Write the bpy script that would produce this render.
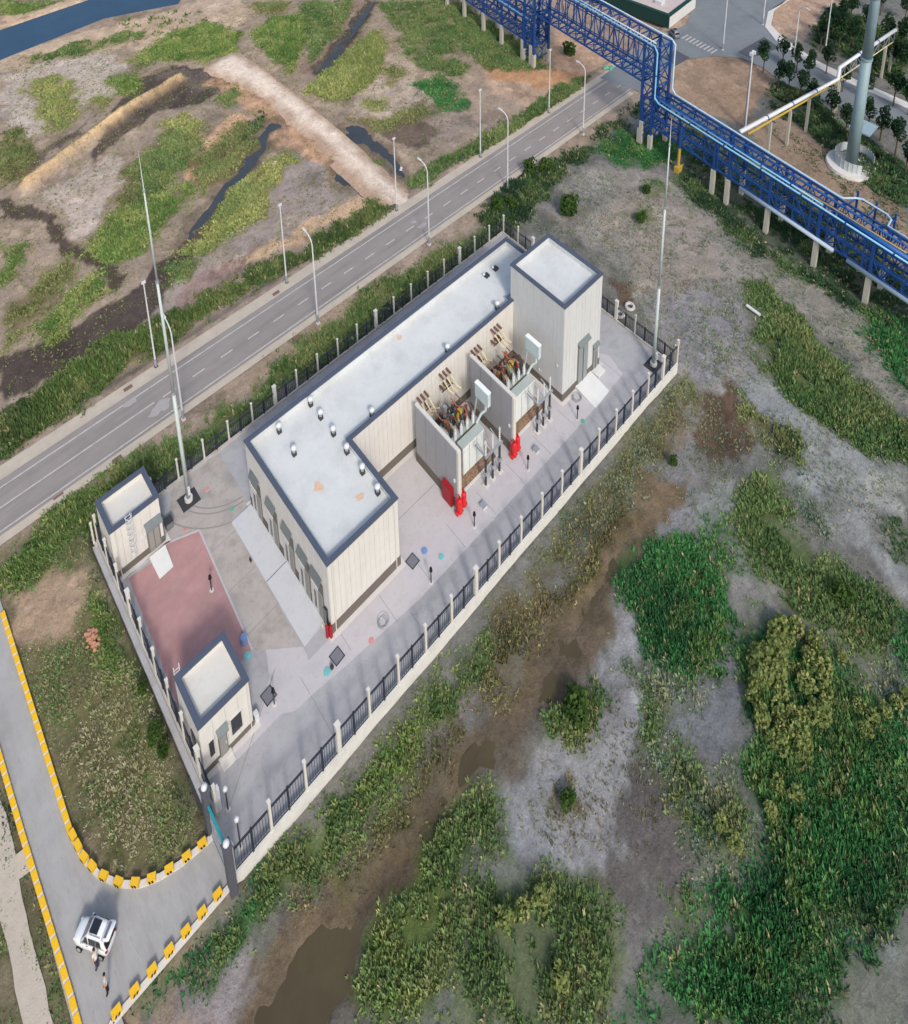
import bpy, bmesh, math, random
import numpy as np
from mathutils import Vector, Matrix

random.seed(7)
rng = np.random.default_rng(7)
scene = bpy.context.scene
COL = scene.collection
for o in list(bpy.data.objects):
    bpy.data.objects.remove(o)

# ------------------------------------------------------------------ camera
W, H = 908, 1024
F_PX, PITCH, YAW, ROLL, PV = 796.133, 0.28195, 0.0427, -0.0132, -688.951
CAM = np.array([-12.744, -44.562, 109.318])
_az = math.radians(45) + YAW
FW = np.array([math.cos(_az) * math.cos(PITCH), math.sin(_az) * math.cos(PITCH), -math.sin(PITCH)])
_rt = np.array([math.sin(_az), -math.cos(_az), 0.0])
_up = np.cross(_rt, FW)
RT = math.cos(ROLL) * _rt + math.sin(ROLL) * _up
UP = -math.sin(ROLL) * _rt + math.cos(ROLL) * _up
cam_data = bpy.data.cameras.new('camera')
cam_data.sensor_fit = 'HORIZONTAL'
cam_data.sensor_width = 36.0
cam_data.lens = 36.0 * F_PX / W
cam_data.shift_y = PV / W
cam_data.clip_start = 1.0
cam_data.clip_end = 9000.0
cam = bpy.data.objects.new('camera', cam_data)
COL.objects.link(cam)
_m = Matrix.Identity(4)
for _i in range(3):
    _m[_i][0], _m[_i][1], _m[_i][2], _m[_i][3] = RT[_i], UP[_i], -FW[_i], CAM[_i]
cam.matrix_world = _m
scene.camera = cam


def G(u, v, z=0.0):
    """survey: where a sight line of the aerial survey meets the level z"""
    d = FW + RT * (u - W / 2) / F_PX - UP * (v - H / 2 - PV) / F_PX
    t = (z - CAM[2]) / d[2]
    return CAM + t * d


# ------------------------------------------------------------------ light
SUN_DIR = Vector((2.77, 6.65, -6.98)).normalized()          # the way the light travels
sun_el = math.asin(-SUN_DIR.z)
sun_az = math.atan2(-SUN_DIR.x, -SUN_DIR.y)
world = bpy.data.worlds.new('World')
scene.world = world
world.use_nodes = True
_nt = world.node_tree
_bg = _nt.nodes['Background']
_sky = _nt.nodes.new('ShaderNodeTexSky')
_sky.sky_type = 'NISHITA'
_sky.sun_disc = False
_sky.sun_elevation = sun_el
_sky.sun_rotation = sun_az
_sky.air_density = 1.2
_sky.dust_density = 3.0
_nt.links.new(_sky.outputs[0], _bg.inputs[0])
_bg.inputs[1].default_value = 0.15
sun_data = bpy.data.lights.new('sun', 'SUN')
sun_data.energy = 1.65
sun_data.angle = math.radians(8.0)
sun_data.color = (1.0, 0.945, 0.87)
sun = bpy.data.objects.new('sun', sun_data)
sun.rotation_euler = SUN_DIR.to_track_quat('-Z', 'Y').to_euler()
sun.location = (-60, -120, 160)
COL.objects.link(sun)
scene.view_settings.view_transform = 'Standard'
scene.view_settings.look = 'None'
scene.view_settings.exposure = 0.33
scene.view_settings.gamma = 1.0


# ------------------------------------------------------------------ materials
def lin(c):
    return tuple(((x / 255.0) / 12.92 if x / 255.0 <= 0.04045 else ((x / 255.0 + 0.055) / 1.055) ** 2.4) for x in c)


def mat(name, c, rough=0.7, var=0.12, scale=1.5, metal=0.0, bump=0.0, spec=0.3, fine=6.0, stain=0.0, stain_c=None, stain_s=0.35, stretch=(1, 1, 1)):
    """procedural surface: base colour broken up by two noises"""
    m = bpy.data.materials.new(name)
    m.use_nodes = True
    nt = m.node_tree
    b = nt.nodes['Principled BSDF']
    b.inputs['Roughness'].default_value = rough
    b.inputs['Metallic'].default_value = metal
    b.inputs['Specular IOR Level'].default_value = spec
    tc = nt.nodes.new('ShaderNodeTexCoord')
    n1 = nt.nodes.new('ShaderNodeTexNoise')
    n1.inputs['Scale'].default_value = scale
    n1.inputs['Detail'].default_value = 6
    n1.inputs['Roughness'].default_value = 0.65
    nt.links.new(tc.outputs['Object'], n1.inputs['Vector'])
    r = nt.nodes.new('ShaderNodeValToRGB')
    r.color_ramp.elements[0].position = 0.3
    r.color_ramp.elements[1].position = 0.7
    c = lin(c)
    r.color_ramp.elements[0].color = tuple(max(0, x * (1 - var)) for x in c) + (1,)
    r.color_ramp.elements[1].color = tuple(min(1, x * (1 + var)) for x in c) + (1,)
    nt.links.new(n1.outputs['Fac'], r.inputs['Fac'])
    src = r.outputs['Color']
    if stain:
        # dirt in two sizes: broad washed patches and small spots
        mp = nt.nodes.new('ShaderNodeMapping')
        mp.inputs['Scale'].default_value = stretch
        nt.links.new(tc.outputs['Object'], mp.inputs['Vector'])
        sc = stain_c or tuple(x * .55 for x in c)
        for ss, lo, hi, amt in ((stain_s, .48, .66, stain), (stain_s * 5.5, .56, .66, stain * .7), (stain_s * 17, .60, .68, stain * .8)):
            ns = nt.nodes.new('ShaderNodeTexNoise')
            ns.inputs['Scale'].default_value = ss
            ns.inputs['Detail'].default_value = 8
            ns.inputs['Roughness'].default_value = 0.68
            nt.links.new(mp.outputs['Vector'], ns.inputs['Vector'])
            mr = nt.nodes.new('ShaderNodeMapRange')
            mr.inputs['From Min'].default_value = lo
            mr.inputs['From Max'].default_value = hi
            mr.inputs['To Max'].default_value = amt
            nt.links.new(ns.outputs['Fac'], mr.inputs['Value'])
            mx = nt.nodes.new('ShaderNodeMix')
            mx.data_type = 'RGBA'
            nt.links.new(mr.outputs['Result'], mx.inputs[0])
            nt.links.new(src, mx.inputs[6])
            mx.inputs[7].default_value = tuple(sc) + (1,)
            src = mx.outputs[2]
    nt.links.new(src, b.inputs['Base Color'])
    if bump:
        n2 = nt.nodes.new('ShaderNodeTexNoise')
        n2.inputs['Scale'].default_value = fine
        n2.inputs['Detail'].default_value = 4
        nt.links.new(tc.outputs['Object'], n2.inputs['Vector'])
        bp = nt.nodes.new('ShaderNodeBump')
        bp.inputs['Strength'].default_value = bump
        bp.inputs['Distance'].default_value = 0.1
        nt.links.new(n2.outputs['Fac'], bp.inputs['Height'])
        nt.links.new(bp.outputs['Normal'], b.inputs['Normal'])
    return m


def attr_mat(name, rough=0.9, noise=0.17, s1=0.9, s2=4.0, bump=0.55, translucent=0.0, wet=False):
    m = bpy.data.materials.new(name)
    m.use_nodes = True
    nt = m.node_tree
    b = nt.nodes['Principled BSDF']
    b.inputs['Roughness'].default_value = rough
    b.inputs['Specular IOR Level'].default_value = 0.15
    at = nt.nodes.new('ShaderNodeAttribute')
    at.attribute_name = 'tint'
    src = at.outputs['Color']
    if noise:
        ge = nt.nodes.new('ShaderNodeNewGeometry')
        for sc, amt in ((s1, noise), (s2, noise * 1.1), (s2 * 3.1, noise * 0.7)):
            n = nt.nodes.new('ShaderNodeTexNoise')
            n.inputs['Scale'].default_value = sc
            n.inputs['Detail'].default_value = 5
            n.inputs['Roughness'].default_value = 0.7
            nt.links.new(ge.outputs['Position'], n.inputs['Vector'])
            mr = nt.nodes.new('ShaderNodeMapRange')
            mr.inputs['From Min'].default_value = 0.3
            mr.inputs['From Max'].default_value = 0.7
            mr.inputs['To Min'].default_value = 1 - amt
            mr.inputs['To Max'].default_value = 1 + amt
            nt.links.new(n.outputs['Fac'], mr.inputs['Value'])
            mx = nt.nodes.new('ShaderNodeVectorMath')
            mx.operation = 'SCALE'
            nt.links.new(src, mx.inputs[0])
            nt.links.new(mr.outputs['Result'], mx.inputs['Scale'])
            src = mx.outputs['Vector']
        for sc, lo, hi, to in ((1.1, .57, .62, .82), (3.7, .61, .66, .78), (.8, .57, .63, 1.10)):
            n = nt.nodes.new('ShaderNodeTexNoise')
            n.inputs['Scale'].default_value = sc
            n.inputs['Detail'].default_value = 7
            n.inputs['Roughness'].default_value = 0.66
            nt.links.new(ge.outputs['Position'], n.inputs['Vector'])
            mr = nt.nodes.new('ShaderNodeMapRange')
            mr.inputs['From Min'].default_value = lo
            mr.inputs['From Max'].default_value = hi
            mr.inputs['To Min'].default_value = 1.0
            mr.inputs['To Max'].default_value = to
            nt.links.new(n.outputs['Fac'], mr.inputs['Value'])
            mx = nt.nodes.new('ShaderNodeVectorMath')
            mx.operation = 'SCALE'
            nt.links.new(src, mx.inputs[0])
            nt.links.new(mr.outputs['Result'], mx.inputs['Scale'])
            src = mx.outputs['Vector']
        n = nt.nodes.new('ShaderNodeTexNoise')
        n.inputs['Scale'].default_value = 1.6
        n.inputs['Detail'].default_value = 8
        n.inputs['Roughness'].default_value = 0.7
        nt.links.new(ge.outputs['Position'], n.inputs['Vector'])
        bp = nt.nodes.new('ShaderNodeBump')
        bp.inputs['Strength'].default_value = bump
        bp.inputs['Distance'].default_value = 0.5
        nt.links.new(n.outputs['Fac'], bp.inputs['Height'])
        nt.links.new(bp.outputs['Normal'], b.inputs['Normal'])
    nt.links.new(src, b.inputs['Base Color'])
    if wet:
        aw = nt.nodes.new('ShaderNodeAttribute')
        aw.attribute_name = 'wet'
        mr = nt.nodes.new('ShaderNodeMapRange')
        mr.inputs['To Min'].default_value = rough
        mr.inputs['To Max'].default_value = 0.62
        nt.links.new(aw.outputs['Fac'], mr.inputs['Value'])
        nt.links.new(mr.outputs['Result'], b.inputs['Roughness'])
    if translucent:
        # leaf blades scatter light like a soft canopy: bend the shading normal towards the sky
        g2 = nt.nodes.new('ShaderNodeNewGeometry')
        m1 = nt.nodes.new('ShaderNodeVectorMath')
        m1.operation = 'SCALE'
        m1.inputs['Scale'].default_value = 0.5
        nt.links.new(g2.outputs['Normal'], m1.inputs[0])
        m2 = nt.nodes.new('ShaderNodeVectorMath')
        m2.operation = 'ADD'
        m2.inputs[1].default_value = (0, 0, 0.6)
        nt.links.new(m1.outputs['Vector'], m2.inputs[0])
        m3 = nt.nodes.new('ShaderNodeVectorMath')
        m3.operation = 'NORMALIZE'
        nt.links.new(m2.outputs['Vector'], m3.inputs[0])
        nt.links.new(m3.outputs['Vector'], b.inputs['Normal'])
        tr = nt.nodes.new('ShaderNodeBsdfTranslucent')
        nt.links.new(src, tr.inputs['Color'])
        mx = nt.nodes.new('ShaderNodeMixShader')
        mx.inputs[0].default_value = translucent
        nt.links.new(b.outputs[0], mx.inputs[1])
        nt.links.new(tr.outputs[0], mx.inputs[2])
        nt.links.new(mx.outputs[0], nt.nodes['Material Output'].inputs['Surface'])
    return m


def glass_mat(name, c, rough=0.1):
    return mat(name, c, rough, var=0.05, spec=0.6)


M = dict(
    soil=attr_mat('soil', wet=True),
    leaf=attr_mat('leaf', rough=0.75, noise=0, translucent=0.3),
    water_canal=mat('water_canal', (44, 70, 92), 0.12, 0.16, 0.1, spec=0.5, bump=0.06, fine=1.5),
    water_pool=mat('water_pool', (62, 68, 72), 0.15, 0.15, 0.3, spec=0.4, bump=0.03, fine=1.5),
    water_brown=mat('water_brown', (78, 70, 52), 0.28, 0.15, 0.3, spec=0.22, bump=0.02, fine=1.0),
    asphalt=mat('asphalt', (139, 133, 129), 0.9, 0.08, 0.22, bump=0.15, fine=9, stain=.35, stain_s=.5, stretch=(.12, 1.4, 1)),
    asphalt_dark=mat('asphalt_dark', (82, 84, 92), 0.9, 0.08, 0.5, bump=0.15),
    asphalt_blue=mat('asphalt_blue', (118, 124, 128), 0.9, 0.08, 0.12, bump=0.15, stain=.3, stain_s=.2),
    road_conc=mat('road_conc', (158, 157, 155), 0.85, 0.08, 0.4, bump=0.12, stain=.3, stain_s=.5, stretch=(1.4, .35, 1)),
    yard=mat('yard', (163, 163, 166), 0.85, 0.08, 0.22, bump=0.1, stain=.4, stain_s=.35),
    yard_pale=mat('yard_pale', (183, 180, 183), 0.85, 0.06, 0.35, bump=0.08, stain=.32, stain_s=.35),
    yard_tan=mat('yard_tan', (166, 160, 155), 0.85, 0.10, 0.3, bump=0.1, stain=.55, stain_s=.4),
    red_pave=mat('red_pave', (170, 132, 131), 0.85, 0.13, 0.4, bump=0.1, stain=.6, stain_s=.35, stain_c=(.30, .20, .19)),
    shoulder=mat('shoulder', (178, 168, 154), 0.95, 0.10, 0.5, bump=0.3),
    paint=mat('paint', (184, 181, 177), 0.7, 0.16, 3.0, stain=.6, stain_s=.9, stain_c=(.25, .24, .235)),
    wall_cream=mat('wall_cream', (206, 203, 197), 0.7, 0.035, 0.8, stain=.12, stain_s=.8, stretch=(1, 1, .15)),
    wall_tower=mat('wall_tower', (196, 197, 196), 0.7, 0.035, 0.8, stain=.12, stain_s=.8, stretch=(1, 1, .15)),
    wall_shaded_white=mat('wall_shaded_white', (152, 152, 156), 0.7, 0.035, 0.8),  # white fire wall faces, their shade put into the base colour
    joint=mat('joint', (176, 172, 165), 0.8, 0.05),
    plinth=mat('plinth', (104, 97, 91), 0.8, 0.06, 1.0),
    surround=mat('surround', (108, 107, 103), 0.8, 0.05, 1.0),
    coping=mat('coping', (76, 84, 100), 0.6, 0.06, 1.0),
    roof=mat('roof', (200, 203, 202), 0.8, 0.05, 0.35, bump=0.05, stain=.28, stain_s=.3, stain_c=(.34, .34, .33)),
    roof_cream=mat('roof_cream', (206, 204, 196), 0.8, 0.06, 0.5, stain=.3, stain_s=.5, stain_c=(.4, .37, .32)),
    conc_pale=mat('conc_pale', (200, 197, 192), 0.85, 0.05, 0.6, bump=0.08),
    ramp=mat('ramp', (186, 188, 192), 0.85, 0.05, 0.5, bump=0.08, stain=.25, stain_s=.5),
    ramp_white=mat('ramp_white', (206, 208, 206), 0.8, 0.05, 0.7),
    post_white=mat('post_white', (200, 197, 190), 0.7, 0.05, 2.0),
    wall_white=mat('wall_white', (206, 204, 198), 0.8, 0.06, 0.6, bump=0.08, stain=.25, stain_s=.8),
    wall_outer=mat('wall_outer', (180, 175, 168), 0.85, 0.10, 0.6, bump=0.1, stain=.5, stain_s=.7),
    railing=mat('railing', (44, 48, 60), 0.5, 0.08, 2.0),
    dark_pillar=mat('dark_pillar', (82, 84, 92), 0.6, 0.06, 2.0),
    steel_white=mat('steel_white', (200, 202, 204), 0.45, 0.04, 2.0, spec=0.5),
    steel_grey=mat('steel_grey', (150, 156, 162), 0.45, 0.06, 2.0, metal=0.2, spec=0.5),
    mast=mat('mast', (176, 186, 184), 0.45, 0.05, 1.0, spec=0.5),
    mono=mat('mono', (126, 148, 154), 0.5, 0.08, 0.5, spec=0.5),
    tower_door=mat('tower_door', (134, 140, 140), .5, .05, 2.0),
    black=mat('black', (24, 25, 28), 0.5, 0.1, 2.0),
    dark_grey=mat('dark_grey', (58, 60, 64), 0.6, 0.1, 2.0),
    lid_grey=mat('lid_grey', (112, 114, 122), 0.8, 0.06, 2.0),
    glass=glass_mat('glass', (36, 40, 44)),
    canopy=mat('canopy', (108, 116, 116), 0.3, 0.08, 1.5, spec=0.5),
    door_grey=mat('door_grey', (140, 138, 132), 0.6, 0.05, 2.0),
    teal=mat('teal', (38, 140, 150), 0.5, 0.06, 2.0),
    cyan=mat('cyan', (110, 178, 182), 0.6, 0.08, 2.0),
    green_lid=mat('green_lid', (96, 166, 142), 0.6, 0.08, 2.0),
    blue_lid=mat('blue_lid', (112, 140, 186), 0.5, 0.08, 2.0),
    pink=mat('pink', (200, 138, 134), 0.7, 0.08, 2.0),
    red=mat('red', (206, 24, 30), 0.45, 0.10, 2.0, spec=0.5),
    dark_red=mat('dark_red', (150, 28, 38), 0.5, 0.08, 2.0),
    yellow=mat('yellow', (226, 178, 30), 0.65, 0.10, 2.0, stain=.45, stain_s=1.2, stain_c=(.42, .33, .14)),
    yellow_pipe=mat('yellow_pipe', (178, 150, 62), 0.6, 0.08, 2.0),
    radiator=mat('radiator', (224, 229, 226), 0.5, 0.05, 1.0),
    tank=mat('tank', (164, 174, 170), 0.5, 0.06, 1.0),
    conserv=mat('conserv', (186, 200, 200), 0.5, 0.05, 1.0),
    gravel=mat('gravel', (150, 124, 104), 0.95, 0.45, 6.0, bump=0.8, fine=8),
    copper=mat('copper', (150, 92, 70), 0.5, 0.15, 3.0),
    insul=mat('insul', (104, 74, 62), 0.4, 0.1, 3.0, spec=0.5),
    busbar=mat('busbar', (206, 192, 150), 0.5, 0.08, 2.0),
    rack_blue=mat('rack_blue', (28, 68, 130), 0.5, 0.15, 0.8, spec=0.4, stain=.3, stain_s=.6),
    deck_blue=mat('deck_blue', (34, 86, 150), 0.5, 0.15, 0.5, spec=0.4),
    pipe_blue=mat('pipe_blue', (116, 172, 204), 0.4, 0.06, 0.5, spec=0.5),
    pipe_silver=mat('pipe_silver', (168, 194, 212), 0.4, 0.05, 0.5, spec=0.5),
    tray=mat('tray', (164, 178, 190), 0.5, 0.06, 0.5),
    pillar=mat('pillar', (176, 172, 160), 0.85, 0.06, 1.0),
    rock=mat('rock', (176, 130, 106), 0.95, 0.15, 1.5, bump=0.4),
    rock_pale=mat('rock_pale', (186, 172, 150), 0.95, 0.15, 0.8, bump=0.4),
    bark=mat('bark', (88, 76, 62), 0.9, 0.15, 3.0),
    car_white=mat('car_white', (222, 224, 226), 0.25, 0.02, 1.0, spec=0.6),
    car_grey=mat('car_grey', (112, 118, 128), 0.25, 0.03, 1.0, spec=0.6),
    tyre=mat('tyre', (28, 28, 30), 0.8, 0.1, 2.0),
    rim=mat('rim', (186, 188, 190), 0.35, 0.05, 2.0, metal=0.5),
    lamp_red=mat('lamp_red', (150, 20, 24), 0.3, 0.05),
    skin=mat('skin', (196, 150, 124), 0.6, 0.04, 3.0),
    hair=mat('hair', (22, 20, 20), 0.7, 0.1, 3.0),
    shirt_white=mat('shirt_white', (206, 204, 198), 0.8, 0.05, 3.0),
    shirt_grey=mat('shirt_grey', (168, 180, 190), 0.8, 0.05, 3.0),
    trousers=mat('trousers', (58, 60, 84), 0.8, 0.08, 3.0),
    shorts=mat('shorts', (26, 28, 32), 0.8, 0.08, 3.0),
    green_wall=mat('green_wall', (24, 58, 54), 0.6, 0.10, 0.5),
    house_white=mat('house_white', (206, 206, 202), 0.7, 0.05, 0.8),
    roof_pink=mat('roof_pink', (186, 172, 168), 0.8, 0.08, 0.5),
    shed_blue=mat('shed_blue', (138, 160, 168), 0.6, 0.05, 0.8),
)


# ------------------------------------------------------------------ mesh helpers
class MB:
    def __init__(s):
        s.v = []
        s.f = []

    def add(s, vs, fs):
        n = len(s.v)
        s.v += [tuple(float(c) for c in p) for p in vs]
        s.f += [tuple(i + n for i in f) for f in fs]
        return s

    def box(s, x0, x1, y0, y1, z0, z1):
        return s.add([(x0, y0, z0), (x1, y0, z0), (x1, y1, z0), (x0, y1, z0), (x0, y0, z1), (x1, y0, z1), (x1, y1, z1), (x0, y1, z1)],
                     [(0, 3, 2, 1), (4, 5, 6, 7), (0, 1, 5, 4), (1, 2, 6, 5), (2, 3, 7, 6), (3, 0, 4, 7)])

    def bar(s, p, q, w, h=None):
        p, q = Vector(p), Vector(q)
        h = h or w
        d = (q - p).normalized()
        a = Vector((0, 0, 1)) if abs(d.z) < 0.95 else Vector((1, 0, 0))
        x = d.cross(a).normalized() * w / 2
        y = x.cross(d).normalized() * h / 2
        vs = [p - x - y, p + x - y, p + x + y, p - x + y, q - x - y, q + x - y, q + x + y, q - x + y]
        return s.add(vs, [(0, 3, 2, 1), (4, 5, 6, 7), (0, 1, 5, 4), (1, 2, 6, 5), (2, 3, 7, 6), (3, 0, 4, 7)])

    def tube(s, p, q, r0, r1=None, n=8):
        p, q = Vector(p), Vector(q)
        r1 = r0 if r1 is None else r1
        d = (q - p).normalized()
        a = Vector((0, 0, 1)) if abs(d.z) < 0.95 else Vector((1, 0, 0))
        x = d.cross(a).normalized()
        y = x.cross(d).normalized()
        vs = []
        for c, r in ((p, r0), (q, r1)):
            for k in range(n):
                t = 2 * math.pi * k / n
                vs.append(c + x * (r * math.cos(t)) + y * (r * math.sin(t)))
        fs = [(k, (k + 1) % n, n + (k + 1) % n, n + k) for k in range(n)]
        fs += [tuple(range(n - 1, -1, -1)), tuple(range(n, 2 * n))]
        return s.add(vs, fs)

    def path(s, pts, r, n=8):
        pts = [Vector(p) for p in pts]
        rings = []
        px = None
        for i, p in enumerate(pts):
            if i == 0:
                d = pts[1] - p
            elif i == len(pts) - 1:
                d = p - pts[i - 1]
            else:
                d = (pts[i + 1] - p).normalized() + (p - pts[i - 1]).normalized()
            d.normalize()
            if px is None:
                a = Vector((0, 0, 1)) if abs(d.z) < 0.9 else Vector((1, 0, 0))
                px = d.cross(a).normalized()
            else:
                px = (px - d * px.dot(d)).normalized()
            y = px.cross(d)
            rings.append([p + px * (r * math.cos(2 * math.pi * k / n)) + y * (r * math.sin(2 * math.pi * k / n)) for k in range(n)])
        vs = [v for ring in rings for v in ring]
        fs = []
        for i in range(len(rings) - 1):
            for k in range(n):
                fs.append((i * n + k, i * n + (k + 1) % n, (i + 1) * n + (k + 1) % n, (i + 1) * n + k))
        fs += [tuple(range(n - 1, -1, -1)), tuple(range((len(rings) - 1) * n, len(rings) * n))]
        return s.add(vs, fs)

    def prism(s, poly, z0, z1):
        n = len(poly)
        vs = [(p[0], p[1], z0) for p in poly] + [(p[0], p[1], z1) for p in poly]
        fs = [(k, (k + 1) % n, n + (k + 1) % n, n + k) for k in range(n)]
        fs += [tuple(range(n - 1, -1, -1)), tuple(range(n, 2 * n))]
        return s.add(vs, fs)

    def ring(s, outer, inner, z0, z1):
        n = len(outer)
        for k in range(n):
            j = (k + 1) % n
            a, b, c, d = outer[k], outer[j], inner[j], inner[k]
            s.add([(a[0], a[1], z0), (b[0], b[1], z0), (c[0], c[1], z0), (d[0], d[1], z0), (a[0], a[1], z1), (b[0], b[1], z1), (c[0], c[1], z1), (d[0], d[1], z1)],
                  [(0, 1, 5, 4), (2, 3, 7, 6), (4, 5, 6, 7), (3, 2, 1, 0)])
        return s

    def ball(s, c, r, n=8, m=5, sz=1.0):
        vs = [(c[0], c[1], c[2] + r * sz)]
        for i in range(1, m):
            t = math.pi * i / m
            for k in range(n):
                a = 2 * math.pi * k / n
                vs.append((c[0] + r * math.sin(t) * math.cos(a), c[1] + r * math.sin(t) * math.sin(a), c[2] + r * sz * math.cos(t)))
        vs.append((c[0], c[1], c[2] - r * sz))
        fs = [(0, 1 + k, 1 + (k + 1) % n) for k in range(n)]
        for i in range(m - 2):
            for k in range(n):
                a = 1 + i * n
                fs.append((a + k, a + n + k, a + n + (k + 1) % n, a + (k + 1) % n))
        a = 1 + (m - 2) * n
        fs += [(a + k, len(vs) - 1, a + (k + 1) % n) for k in range(n)]
        return s.add(vs, fs)

    def mesh(s, name, m, base=(0, 0, 0), smooth=False):
        me = bpy.data.meshes.new(name)
        me.from_pydata([(v[0] - base[0], v[1] - base[1], v[2] - base[2]) for v in s.v], [], s.f)
        me.update()
        if m is not None:
            me.materials.append(M[m])
        if smooth:
            me.polygons.foreach_set('use_smooth', [True] * len(me.polygons))
        return me

    def build(s, name, m, parent=None, smooth=False, kind=None, loc=(0, 0, 0)):
        base = BASE[parent.name] if parent is not None else loc
        o = bpy.data.objects.new(name, s.mesh(name, m, base, smooth))
        COL.objects.link(o)
        if parent is not None:
            o.parent = parent
        else:
            o.location = loc
        BASE[o.name] = base
        if kind:
            o['kind'] = kind
        return o


BASE = {}


def tag(o, label, cat, group=None):
    o['label'] = label
    o['category'] = cat
    if group:
        o['group'] = group
    return o


def thing(name, label, cat, loc=(0, 0, 0), group=None, rz=0.0):
    o = bpy.data.objects.new(name, None)
    o.empty_display_size = 0.3
    COL.objects.link(o)
    o.location = loc
    o.rotation_euler = (0, 0, rz)
    BASE[o.name] = tuple(loc) if rz == 0 else (0, 0, 0)
    return tag(o, label, cat, group)


def piece(name, me, parent, loc=(0, 0, 0), rz=0.0):
    """one more copy of a shared mesh as a part; loc is in the thing's own space"""
    o = bpy.data.objects.new(name, me)
    COL.objects.link(o)
    o.parent = parent
    o.location = loc
    o.rotation_euler = (0, 0, rz)
    return o


CHILD = {}


def kids(o):
    return list(o.children)


def copy_tree(o, loc=None, rz=None, label=None, parent=None, scale=None):
    c = o.copy()
    COL.objects.link(c)
    if parent is not None:
        c.parent = parent
    if loc is not None:
        c.location = loc
    if rz is not None:
        c.rotation_euler = (0, 0, rz)
    if scale is not None:
        c.scale = scale
    if label:
        c['label'] = label
    for ch in kids(o):
        copy_tree(ch, parent=c)
    return c


ORDS = ['first', 'second', 'third', 'fourth', 'fifth', 'sixth', 'seventh', 'eighth', 'ninth', 'tenth', 'eleventh', 'twelfth', 'thirteenth',
        'fourteenth', 'fifteenth', 'sixteenth', 'seventeenth', 'eighteenth', 'nineteenth', 'twentieth']
ORDS += ['twenty ' + w for w in ORDS[:9]] + ['thirtieth'] + ['thirty ' + w for w in ORDS[:9]] + ['fortieth'] + ['forty ' + w for w in ORDS[:9]]


def struct(name, mb, m, smooth=False, parent=None):
    o = mb.build(name, m, parent, smooth)
    if parent is None:
        o['kind'] = 'structure'
    return o


# ------------------------------------------------------------------ noise and polygon tools
def vnoise(x, y, seed):
    xi = np.floor(x).astype(np.int64)
    yi = np.floor(y).astype(np.int64)
    xf = x - xi
    yf = y - yi
    xf = xf * xf * (3 - 2 * xf)
    yf = yf * yf * (3 - 2 * yf)

    def h(a, b):
        n = (a * 374761393 + b * 668265263 + seed * 974634777) & 0x7fffffff
        n = ((n ^ (n >> 13)) * 1274126177) & 0x7fffffff
        n = n ^ (n >> 16)
        return (n & 0xffff) / 65535.0
    return (h(xi, yi) * (1 - xf) + h(xi + 1, yi) * xf) * (1 - yf) + (h(xi, yi + 1) * (1 - xf) + h(xi + 1, yi + 1) * xf) * yf


def fbm(x, y, s, seed, oct=4):
    t = np.zeros_like(x)
    a, tot = 1.0, 0.0
    for k in range(oct):
        t += a * vnoise(x / s * 2 ** k + 17.3 * k, y / s * 2 ** k - 9.1 * k, seed + k)
        tot += a
        a *= 0.55
    return t / tot


def sdist(px, py, poly):
    """signed distance to a polygon, positive inside"""
    d = np.full(px.shape, 1e9)
    ins = np.zeros(px.shape, bool)
    n = len(poly)
    for i in range(n):
        ax, ay = poly[i]
        bx, by = poly[(i + 1) % n]
        ex, ey = bx - ax, by - ay
        t = np.clip(((px - ax) * ex + (py - ay) * ey) / (ex * ex + ey * ey + 1e-9), 0, 1)
        d = np.minimum(d, np.hypot(px - ax - t * ex, py - ay - t * ey))
        c = ((ay > py) != (by > py)) & (px < (bx - ax) * (py - ay) / (by - ay + 1e-12) + ax)
        ins ^= c
    return np.where(ins, d, -d)


def lowpoly(px, z=-1.0):
    return [tuple(G(u, v, z)[:2]) for u, v in px]


POOLS = []


def warp(x, y):
    return x + (fbm(x, y, 4.0, 101, 5) - 0.5) * 5.0, y + (fbm(x, y, 4.0, 131, 5) - 0.5) * 5.0


# ------------------------------------------------------------------ ground levels
SITE = (0.0, 71.2, 0.0, 35.6)
FINE = (-26.0, 222.0, -52.0, 204.0)
GS = 0.5


def smooth01(t):
    t = np.clip(t, 0, 1)
    return t * t * (3 - 2 * t)


BUND = [tuple(G(u, v, -0.5)[:2]) for u, v in ((27, 184), (80, 145), (135, 105), (180, 78))]


def seg_dist(x, y, pts):
    d = np.full(x.shape, 1e9)
    for (ax, ay), (bx, by) in zip(pts[:-1], pts[1:]):
        ex, ey = bx - ax, by - ay
        t = np.clip(((x - ax) * ex + (y - ay) * ey) / (ex * ex + ey * ey), 0, 1)
        d = np.minimum(d, np.hypot(x - ax - t * ex, y - ay - t * ey))
    return d


RACKL = lambda y: 105.3 + 0.135 * y
CANAL = [(-40, 152.5), (22, 161.5), (47.9, 164.0), (66, 157.5), (74, 166), (74, 182), (48, 178), (25.6, 177.5), (-40, 171)]


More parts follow.
